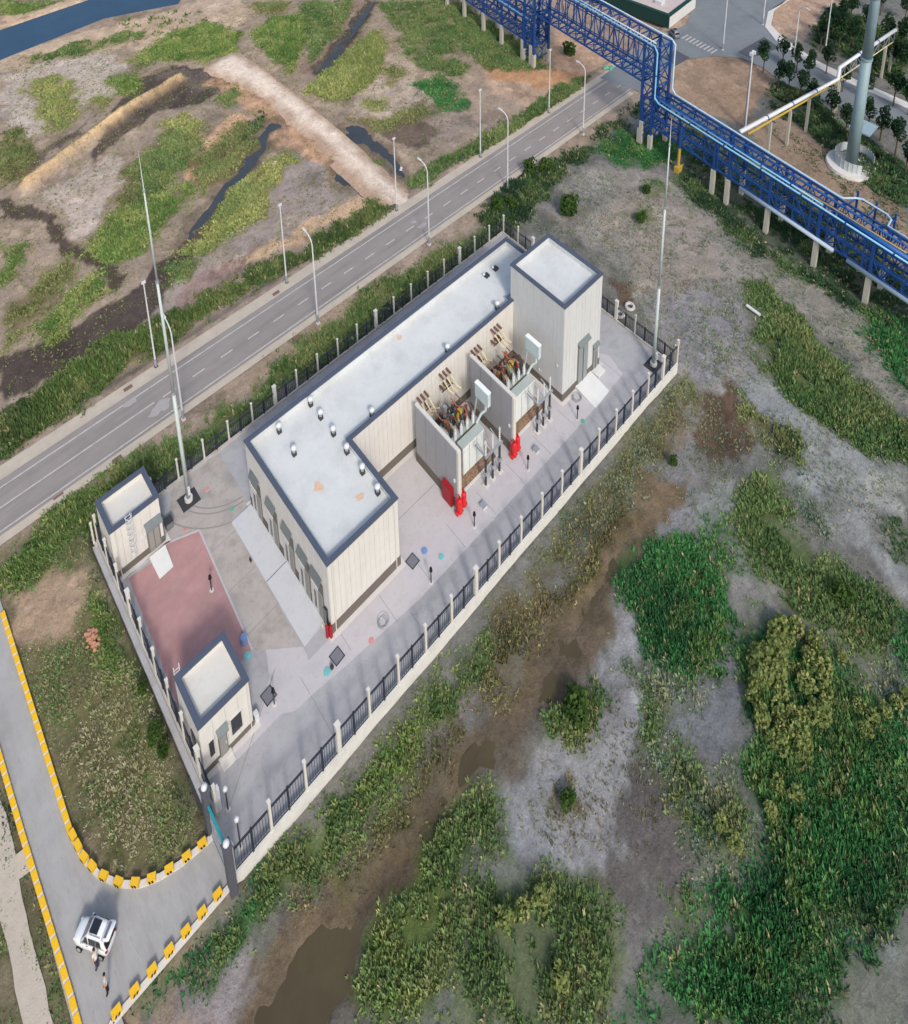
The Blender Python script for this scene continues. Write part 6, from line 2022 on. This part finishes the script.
def person(label, x, y, rz, shirt, legs, shorts, arm):
    t = thing('person', label, 'person', (x, y, -.02), 'people by the white car', rz)
    h = 2.9   # tall as everything upright here
    k = .84   # breadth
    s = lambda px, py, pz: (px * k, py * k, pz * h)
    N = [(s(0, 0, .53), .17 * k), (s(0, 0, .62), .15 * k), (s(0, .01, .72), .18 * k), (s(0, 0, .80), .17 * k), (s(0, 0, .845), .07 * k), (s(0, .02, .90), .11 * k), (s(0, .02, .95), .115 * k), (s(0, .0, .985), .07 * k)]
    E = [(i, i + 1) for i in range(7)]
    for sd in (-1, 1):
        b = len(N)
        N += [(s(sd * .11, 0, .47), .12 * k), (s(sd * .12, .03 * sd, .28), .085 * k), (s(sd * .12, -.02 * sd, .06), .055 * k), (s(sd * .13, .0, .022), .05 * k), (s(sd * .14, .17, .015), .045 * k)]
        E += [(0, b), (b, b + 1), (b + 1, b + 2), (b + 2, b + 3), (b + 3, b + 4)]
        b = len(N)
        a = arm[0 if sd < 0 else 1]
        el = (sd * (.29 + a * .1), a * .02, .645)
        wr_ = (sd * (.29 + a * -.02), .04 + a * .28, .51 + a * .06)
        N += [(s(sd * .22, 0, .80), .07 * k), (s(*el), .055 * k), (s(*wr_), .04 * k)]
        E += [(3, b), (b, b + 1), (b + 1, b + 2)]
        pal = len(N)
        d = Vector(wr_) - Vector(el)
        d = Vector((d.x * 1.0, d.y, d.z)).normalized()
        pp = Vector(wr_) + Vector((d.x * .05, d.y * .05, d.z * .03))
        N += [(s(*pp), .04 * k)]
        E += [(b + 2, pal)]
        for f in range(4):
            q = len(N)
            off = (f - 1.5) * .022
            ln = (.032, .038, .035, .028)[f]
            p1 = pp + Vector((0, off, 0)) + Vector((d.x * .05, d.y * .05, -ln * .6))
            p2 = p1 + Vector((-sd * .012, .012, -ln * .5))
            N += [(s(*p1), .011 * k), (s(*p2), .009 * k)]
            E += [(pal, q), (q, q + 1)]
        q = len(N)
        p1 = pp + Vector((-sd * .02, .05, -.008))
        N += [(s(*p1), .013 * k), (s(p1.x, p1.y + .015, p1.z - .015), .010 * k)]
        E += [(pal, q), (q, q + 1)]
    body = skin_mesh('body', N, E, 'skin')
    body.parent = t
    # shirt
    NS = [(s(0, 0, .50), .20 * k), (s(0, 0, .56), .20 * k), (s(0, 0, .63), .185 * k), (s(0, .01, .73), .205 * k), (s(0, 0, .81), .175 * k), (s(0, 0, .835), .09 * k)]
    ES = [(0, 1), (1, 2), (2, 3), (3, 4), (4, 5)]
    for sd in (-1, 1):
        a = arm[0 if sd < 0 else 1]
        b = len(NS)
        NS += [(s(sd * .22, 0, .80), .09 * k), (s(sd * (.26 + a * .05), a * .01, .71), .085 * k)]
        ES += [(4, b), (b, b + 1)]
    o = skin_mesh('shirt', NS, ES, shirt)
    o.parent = t
    NT = [(s(0, 0, .54), .185 * k)]
    ET = []
    for sd in (-1, 1):
        b = len(NT)
        NT += [(s(sd * .11, 0, .46), .135 * k), (s(sd * .12, .03 * sd, .29), .105 * k)]
        ET += [(0, b), (b, b + 1)]
        if not shorts:
            NT += [(s(sd * .12, -.02 * sd, .035), .085 * k)]
            ET += [(b + 1, b + 2)]
    o = skin_mesh('trousers', NT, ET, legs)
    o.parent = t
    hb_ = MB()
    # hair cap over the back and crown
    c = s(0, -.005, .955)
    hb_.ball(c, .125 * k, 10, 6, 1.35)
    hb_.v = [(v[0], v[1] if v[1] < c[1] + .05 else c[1] + .05, v[2]) if v[2] < c[2] + .05 else v for v in hb_.v]
    me = hb_.mesh('hair', 'hair', smooth=True)
    o = bpy.data.objects.new('hair', me)
    COL.objects.link(o)
    o.parent = t
    for sd in (-1, 1):
        e = MB().ball(s(sd * .045, .13, .925), .016 * k, 6, 4).mesh('eye', 'black')
        o = bpy.data.objects.new('eye', e)
        COL.objects.link(o)
        o.parent = t
        e = MB().ball(s(sd * .118, .01, .915), .03 * k, 6, 4, 1.6).mesh('ear', 'skin')
        o = bpy.data.objects.new('ear', e)
        COL.objects.link(o)
        o.parent = t
        e = MB().ball(s(sd * .135, .09, .02), .1 * k, 8, 5, .9).mesh('shoe', 'black')
        o = bpy.data.objects.new('shoe', e)
        pass
        COL.objects.link(o)
        o.parent = t
    e = MB().ball(s(0, .14, .905), .022 * k, 6, 4, 1.6).mesh('nose', 'skin')
    o = bpy.data.objects.new('nose', e)
    COL.objects.link(o)
    o.parent = t
    e = MB().box(-.03 * k, .03 * k, .125 * k, .135 * k, .884 * h, .888 * h).mesh('mouth', 'copper')
    o = bpy.data.objects.new('mouth', e)
    COL.objects.link(o)
    o.parent = t
    return t


p = G(98, 968)
person('person in a white shirt and dark trousers standing by the open car', p[0], p[1], math.radians(35), 'shirt_white', 'trousers', False, (.0, .9))
p = G(108.3, 993)
person('person in a pale grey shirt and black trousers walking behind the car', p[0], p[1], math.radians(60), 'shirt_grey', 'shorts', False, (.0, .1))

# ------------------------------------------------------------------ vegetation
KEEP_OUT = [rect(-.1, 71.5, -.05, 35.9), rect(-60, 150, 43.5, 52.6), wr, xr]
KEEP_OUT.append([tuple(G(u, v, 0)[:2]) for u, v in trk])


def tufts(pts, hts, wid, cols, blades=7, seed=1):
    """many grass clumps as one mesh of leaning triangular blades"""
    r = np.random.default_rng(seed)
    n = len(pts)
    B = blades
    ang = r.uniform(0, 2 * np.pi, (n, B))
    lean = r.uniform(.3, 1.4, (n, B)) * wid[:, None]
    off = r.uniform(0, .45, (n, B)) * wid[:, None]
    h = hts[:, None] * r.uniform(.55, 1.1, (n, B))
    bw = wid[:, None] * r.uniform(.17, .32, (n, B))
    ca, sa = np.cos(ang), np.sin(ang)
    bx, by = pts[:, 0:1] + ca * off, pts[:, 1:2] + sa * off
    z0 = pts[:, 2:3]
    v = np.zeros((n, B, 4, 3), np.float32)
    v[:, :, 0] = np.stack([bx - sa * bw, by + ca * bw, z0 + 0 * bx - .1], -1)
    v[:, :, 1] = np.stack([bx + sa * bw, by - ca * bw, z0 + 0 * bx - .1], -1)
    mx, my = bx + ca * lean * .45, by + sa * lean * .45
    v[:, :, 2] = np.stack([mx + sa * bw * .9, my - ca * bw * .9, z0 + h * .7], -1)
    v[:, :, 3] = np.stack([bx + ca * lean, by + sa * lean, z0 + h], -1)
    tri = np.array([[0, 1, 2], [0, 2, 3]])
    base = (np.arange(n * B) * 4)[:, None, None]
    f = (base + tri[None]).reshape(-1, 3)
    c = np.repeat((cols[:, None, :] * r.uniform(.75, 1.25, (n, B))[:, :, None]).reshape(n * B, 3), 4, 0)
    return v.reshape(-1, 3), f, np.clip(c, 0, 1)


def mesh_np(name, v, f, c, m):
    me = bpy.data.meshes.new(name)
    me.vertices.add(len(v))
    me.vertices.foreach_set('co', v.astype(np.float32).ravel())
    me.loops.add(f.size)
    me.loops.foreach_set('vertex_index', f.astype(np.int32).ravel())
    me.polygons.add(len(f))
    me.polygons.foreach_set('loop_start', np.arange(0, f.size, 3, dtype=np.int32))
    me.polygons.foreach_set('loop_total', np.full(len(f), 3, dtype=np.int32))
    me.update()
    set_attr(me, 'tint', 'FLOAT_COLOR', 'POINT', np.concatenate([c, np.ones((len(c), 1))], 1))
    me.materials.append(M[m])
    return me


acc = {'marsh': [], 'lot': [], 'road': [], 'east': []}
for gi, (px, dens, ht, wd, key, patch) in enumerate(VEG):
    poly = lowpoly(px, -.6)
    xs = [p[0] for p in poly]
    ys = [p[1] for p in poly]
    x0, x1, y0, y1 = min(xs) - 1, max(xs) + 1, min(ys) - 1, max(ys) + 1
    n = int((x1 - x0) * (y1 - y0) * dens * 5.6)
    if n > 400000:
        n = 400000
    P = rng.uniform((x0, y0), (x1, y1), (n, 2))
    wx, wy = warp(P[:, 0], P[:, 1])
    s = sdist(wx, wy, poly)
    edge = smooth01((s + 1.6) / (2.6 if key == 'hedge' or ht > 1.85 else 3.8)) ** 1.2
    pn = fbm(P[:, 0], P[:, 1], 2.6, 400 + gi, 3)
    fine_n = fbm(P[:, 0], P[:, 1], 1.1, 700 + gi, 3)
    keep = (rng.uniform(0, 1, n) < edge) & (pn + (fine_n - .5) * .35 > .24 + patch * .6)
    for ko in KEEP_OUT:
        keep &= sdist(P[:, 0], P[:, 1], ko) < 0
    P, pn = P[keep], pn[keep]
    if len(P) == 0:
        continue
    z = zground(P[:, 0], P[:, 1])
    ok = z > -1.40
    for pl_, lv_, dep_, rg_ in POOLS:
        ok &= ~((sdist(wx[keep], wy[keep], pl_) > -.6) & (rng.uniform(0, 1, len(z)) < .93))
    s = s[keep][ok]
    P, pn, z = P[ok], pn[ok], z[ok]
    big = fbm(P[:, 0], P[:, 1], 5.0, 500 + gi, 3)
    c0, c1 = np.array(lin(GREENS[key][0])), np.array(lin(GREENS[key][1]))
    t = np.clip((big - .5) * 2.2 + .5 + rng.normal(0, .22, len(P)), 0, 1)[:, None]
    col = c0 * (1 - t) + c1 * t
    mixn = smooth01((fbm(P[:, 0], P[:, 1], 3.0, 900 + gi, 4) - .5) / .12) * .55
    other = {'bright': 'yellow', 'mid': 'olive', 'olive': 'mid', 'yellow': 'mid', 'deep': 'bright', 'dark': 'mid', 'dry': 'olive', 'sage': 'olive', 'brown': 'olive', 'hedge': 'olive'}[key]
    co = np.array(lin(GREENS[other][0]))[None, :]
    mixn = mixn[:, None] * (rng.uniform(0, 1, len(P))[:, None] < .75)
    col = col * (1 - mixn) + co * mixn
    dryn = (rng.uniform(0, 1, len(P)) < .045)[:, None]
    col = np.where(dryn, np.array(lin((150, 140, 96)))[None, :] * .8, col)
    col = (col * .86 + col.mean(1, keepdims=True) * .14) * 1.85 + np.array([0, 0, .006])
    col *= np.clip(rng.normal(1, .14, len(P)), .5, 1.6)[:, None]
    h = ht * (.68 if key == 'hedge' or ht > 1.55 else .54) * (.4 + 1.0 * np.clip(pn + rng.normal(0, .2, len(P)), 0, 1)) * (.35 + .65 * smooth01((s + .5) / 3.0))
    w = wd * .47 * rng.uniform(.5, 1.5, len(P))
    reg = 'marsh' if P[:, 1].mean() > 54 else ('lot' if P[:, 0].mean() < 0 else ('road' if P[:, 1].mean() > 35 else 'east'))
    acc[reg].append((np.concatenate([P, z[:, None]], 1), h, w, col))
ntri = 0
for reg, nm in (('marsh', 'marsh_grass'), ('lot', 'dry_grass'), ('road', 'roadside_grass'), ('east', 'reed_bed')):
    a = acc[reg]
    pts, h, w, c = (np.concatenate([q[i] for q in a]) for i in range(4))
    v, f, cc = tufts(pts, h, w, c, 5, 5)
    ntri += len(f)
    o = bpy.data.objects.new(nm, mesh_np(nm, v, f, cc, 'leaf'))
    COL.objects.link(o)
    o['kind'] = 'stuff'
print('GRASS TRIANGLES', ntri)


# shrubs and trees
def leaf_cloud(n, R_, H_, c0, c1, seed, size=.3, z0=0.0, lump=5):
    r = np.random.default_rng(seed)
    cen = r.normal(0, 1, (lump, 3))
    cen = cen / np.linalg.norm(cen, axis=1)[:, None] * r.uniform(.25, .62, (lump, 1))
    rad = r.uniform(.32, .6, lump)
    k = r.integers(0, lump, n)
    d = r.normal(0, 1, (n, 3))
    d /= np.linalg.norm(d, axis=1)[:, None]
    p = cen[k] + d * (rad[k] * r.uniform(.55, 1, n) ** .5)[:, None]
    p[:, 2] = (p[:, 2] * .5 + .5)
    p *= np.array([R_, R_, H_])
    p[:, 2] = np.maximum(p[:, 2], .02) + z0
    a = r.normal(0, 1, (n, 3))
    a /= np.linalg.norm(a, axis=1)[:, None]
    b = np.cross(a, r.normal(0, 1, (n, 3)))
    b /= np.linalg.norm(b, axis=1)[:, None] + 1e-9
    s = size * r.uniform(.6, 1.3, n)[:, None]
    v = np.stack([p - a * s * .6, p + b * s * .45, p + a * s * .6, p - b * s * .45], 1).reshape(-1, 3)
    base = (np.arange(n) * 4)[:, None]
    f = np.concatenate([base + np.array([[0, 1, 2]]), base + np.array([[0, 2, 3]])], 1).reshape(-1, 3)
    t = np.clip(r.normal(.5, .3, lump)[k] * .7 + r.uniform(0, .6, n), 0, 1)[:, None]
    c = np.array(lin(c0)) * (1 - t) + np.array(lin(c1)) * t
    return v, f, np.repeat(c, 4, 0)


def plant_proto(name, label, cat, group, variants, trunk=None):
    t = thing(name, label, cat, (0, 0, 0), group)
    v, f, c = variants
    o = bpy.data.objects.new('crown', mesh_np('crown', v, f, c, 'leaf'))
    COL.objects.link(o)
    o.parent = t
    if trunk:
        r, h, limbs = trunk
        mb = MB().tube((0, 0, -.3), (0, 0, h), r, r * .55, 8)
        for k in range(limbs):
            a = 2 * math.pi * k / limbs + .4
            mb.tube((0, 0, h * (.55 + .1 * (k % 3))), (math.cos(a) * h * .22, math.sin(a) * h * .22, h * (.95 + .12 * (k % 2))), r * .4, r * .15, 6)
        mb.build('trunk', 'bark', t)
    return t


yel = [plant_proto('shrub', 'yellow green shrub among the dense reeds on the right', 'shrub', 'yellow green shrubs on the right bank',
                   leaf_cloud(300, 1.15, 2.2, (184, 184, 116), (84, 110, 56), 60 + k, .32, lump=9), (.07, 1.4, 4)) for k in range(3)]
r3 = random.Random(12)
area = [(745, 640), (782, 620), (822, 645), (842, 700), (835, 740), (800, 770), (765, 745), (748, 690)]
cnt = 0
used = set()
pts_ = []
while len(pts_) < 46:
    u, v = r3.uniform(742, 846), r3.uniform(618, 772)
    if sdist(np.array([u]), np.array([v]), area)[0] > 0 and all(math.hypot(u - a, v - b) > 7.5 for a, b in pts_):
        pts_.append((u, v))
pts_ += [(858, 712), (872, 722), (884, 716), (895, 708), (866, 735), (842, 660), (778, 790), (795, 800), (770, 815), (800, 830), (735, 850), (720, 830), (522, 915), (540, 905), (505, 925), (756, 690), (905, 700), (560, 985)]
for i, (u, v) in enumerate(pts_):
    q = G(u, v, -.8)
    z = ground_z(q[0], q[1])
    sc = r3.uniform(.55, 1.15) if i < 46 else r3.uniform(.6, .95)
    if i < 3:
        yel[i].location, yel[i].scale = (q[0], q[1], z), (sc, sc, sc)
    else:
        c_ = copy_tree(yel[i % 3], (q[0], q[1], z), r3.uniform(0, 6.28), scale=(sc, sc, sc * r3.uniform(.9, 1.2)))
        if u < 600:
            c_['label'] = 'yellow green shrub in the reeds at the bottom centre below the mud flat'
            c_['group'] = 'yellow green shrubs at the bottom centre'
rb_ = [plant_proto('bush', 'x', 'bush', 'single dark green bushes', leaf_cloud(420, 1.5, 2.6, (84, 110, 50), (48, 74, 34), 80 + k, .36, lump=7), (.09, 1.2, 4)) for k in range(2)]
bl = [(567, 212, 1.75, 'large round green bush on the bare ground behind the hall roof'), (575, 716, 1.2, 'round green bush at the edge of the muddy channel'), (142.7, 697, .5, 'small dark bush against the west fence wall, farthest of three'),
      (157, 739, .75, 'dark bush against the west fence wall, middle of three'), (166.5, 757, .6, 'small dark bush against the west fence wall, nearest of three'), (566, 803, .7, 'lone brownish bush on the pale mud flat'),
      (672, 462, .6, 'small olive bush below the far fence corner'), (845, 600, 1.0, 'dark bush on the pale flat at the right edge'), (498, 212, 1.3, 'dark bush at the roadside beyond the hall corner'),
      (512, 206, 1.1, 'dark bush at the roadside right of the hall corner bush'), (647, 192, .8, 'low weed bush on the bare ground below the pipe rack'), (640, 222, .9, 'low weed bush on the bare ground above the tall mast'),
      (528, 176, 1.4, 'leafy bush by the second lamp beside the road'), (548, 172, 1.2, 'leafy bush right of the roadside bush by the lamp'), (570, 55, 1.6, 'grey green willow bush beneath the pipe bridge')]
for i, (u, v, sc, lab) in enumerate(bl):
    q = G(u, v, -.6)
    z = ground_z(q[0], q[1])
    if i < 2:
        rb_[i].location, rb_[i].scale = (q[0], q[1], z), (sc, sc, sc)
        rb_[i]['label'] = lab
    else:
        copy_tree(rb_[i % 2], (q[0], q[1], z), i * 1.1, lab, scale=(sc, sc, sc))
tr = [plant_proto('street_tree', 'x', 'tree', 'young trees along the crossing road', leaf_cloud(620, 1.9, 5.6, (62, 92, 54), (30, 54, 36), 90 + k, .42, 3.0, 8), (.16, 4.4, 5)) for k in range(3)]
tl = [(782, 66, .95), (796, 73, .95), (808, 80, 1.0), (826, 74, 1.0), (842, 92, .9), (866, 100, 1.0), (893, 106, 1.15), (763, 72, 1.0), (778, 88, .9), (788, 92, 1.0), (800, 98, .9), (908, 115, 1.1),
      (820, 50, 1.2), (838, 52, 1.3), (852, 48, 1.1), (866, 34, 1.0), (850, 22, 1.1), (885, 50, 1.2), (900, 55, 1.3), (900, 80, 1.2), (905, 20, 1.0), (880, 15, 1.0), (842, 30, 1.1), (828, 40, 1.2), (870, 80, 1.0), (890, 72, 1.1),
      (812, 112, 1.0), (830, 122, 1.0), (845, 135, .9), (880, 140, 1.0), (895, 155, 1.1), (905, 175, 1.0), (868, 128, .9)]
for i, (u, v, sc) in enumerate(tl):
    q = G(u, v, 0)
    lab = 'young dark green tree near the crossing road, %s counted from the rack' % ORDS[i]
    if i < 3:
        tr[i].location, tr[i].scale = (q[0], q[1], 0), (sc, sc, sc)
        tr[i]['label'] = lab
    else:
        copy_tree(tr[i % 3], (q[0], q[1], 0), i * .9, lab, scale=(sc, sc, sc))

# stones and litter on the marsh
for i, (u, v, r, m_, lab) in enumerate(((362, 182, .7, 'rock_pale', 'pale rock heap where the sand track meets the verge'), (401, 167, .35, 'steel_white', 'white lump of rubbish beside the pool'), (272, 162, .6, 'rock_pale', 'pale rock on the marsh grass by the ditch'),
                                     (608, 70, .9, 'green_lid', 'green tarpaulin heap under the pipe bridge'))):
    q = G(u, v, -.5)
    z = ground_z(q[0], q[1])
    t = thing('rock_heap' if i != 3 else 'tarpaulin_heap', lab, 'rocks' if i != 3 else 'tarpaulin', (q[0], q[1], z))
    rr_ = random.Random(i + 40)
    for k in range(5):
        m2 = MB().ball((q[0] + rr_.uniform(-1, 1) * r, q[1] + rr_.uniform(-1, 1) * r, z + r * .3), r * rr_.uniform(.5, .9), 7, 4, .7)
        m2.v = [(v_[0] + rr_.uniform(-.1, .1) * r, v_[1] + rr_.uniform(-.1, .1) * r, v_[2] + rr_.uniform(-.1, .1) * r) for v_ in m2.v]
        m2.build('stone' if i != 3 else 'fold', m_, t)
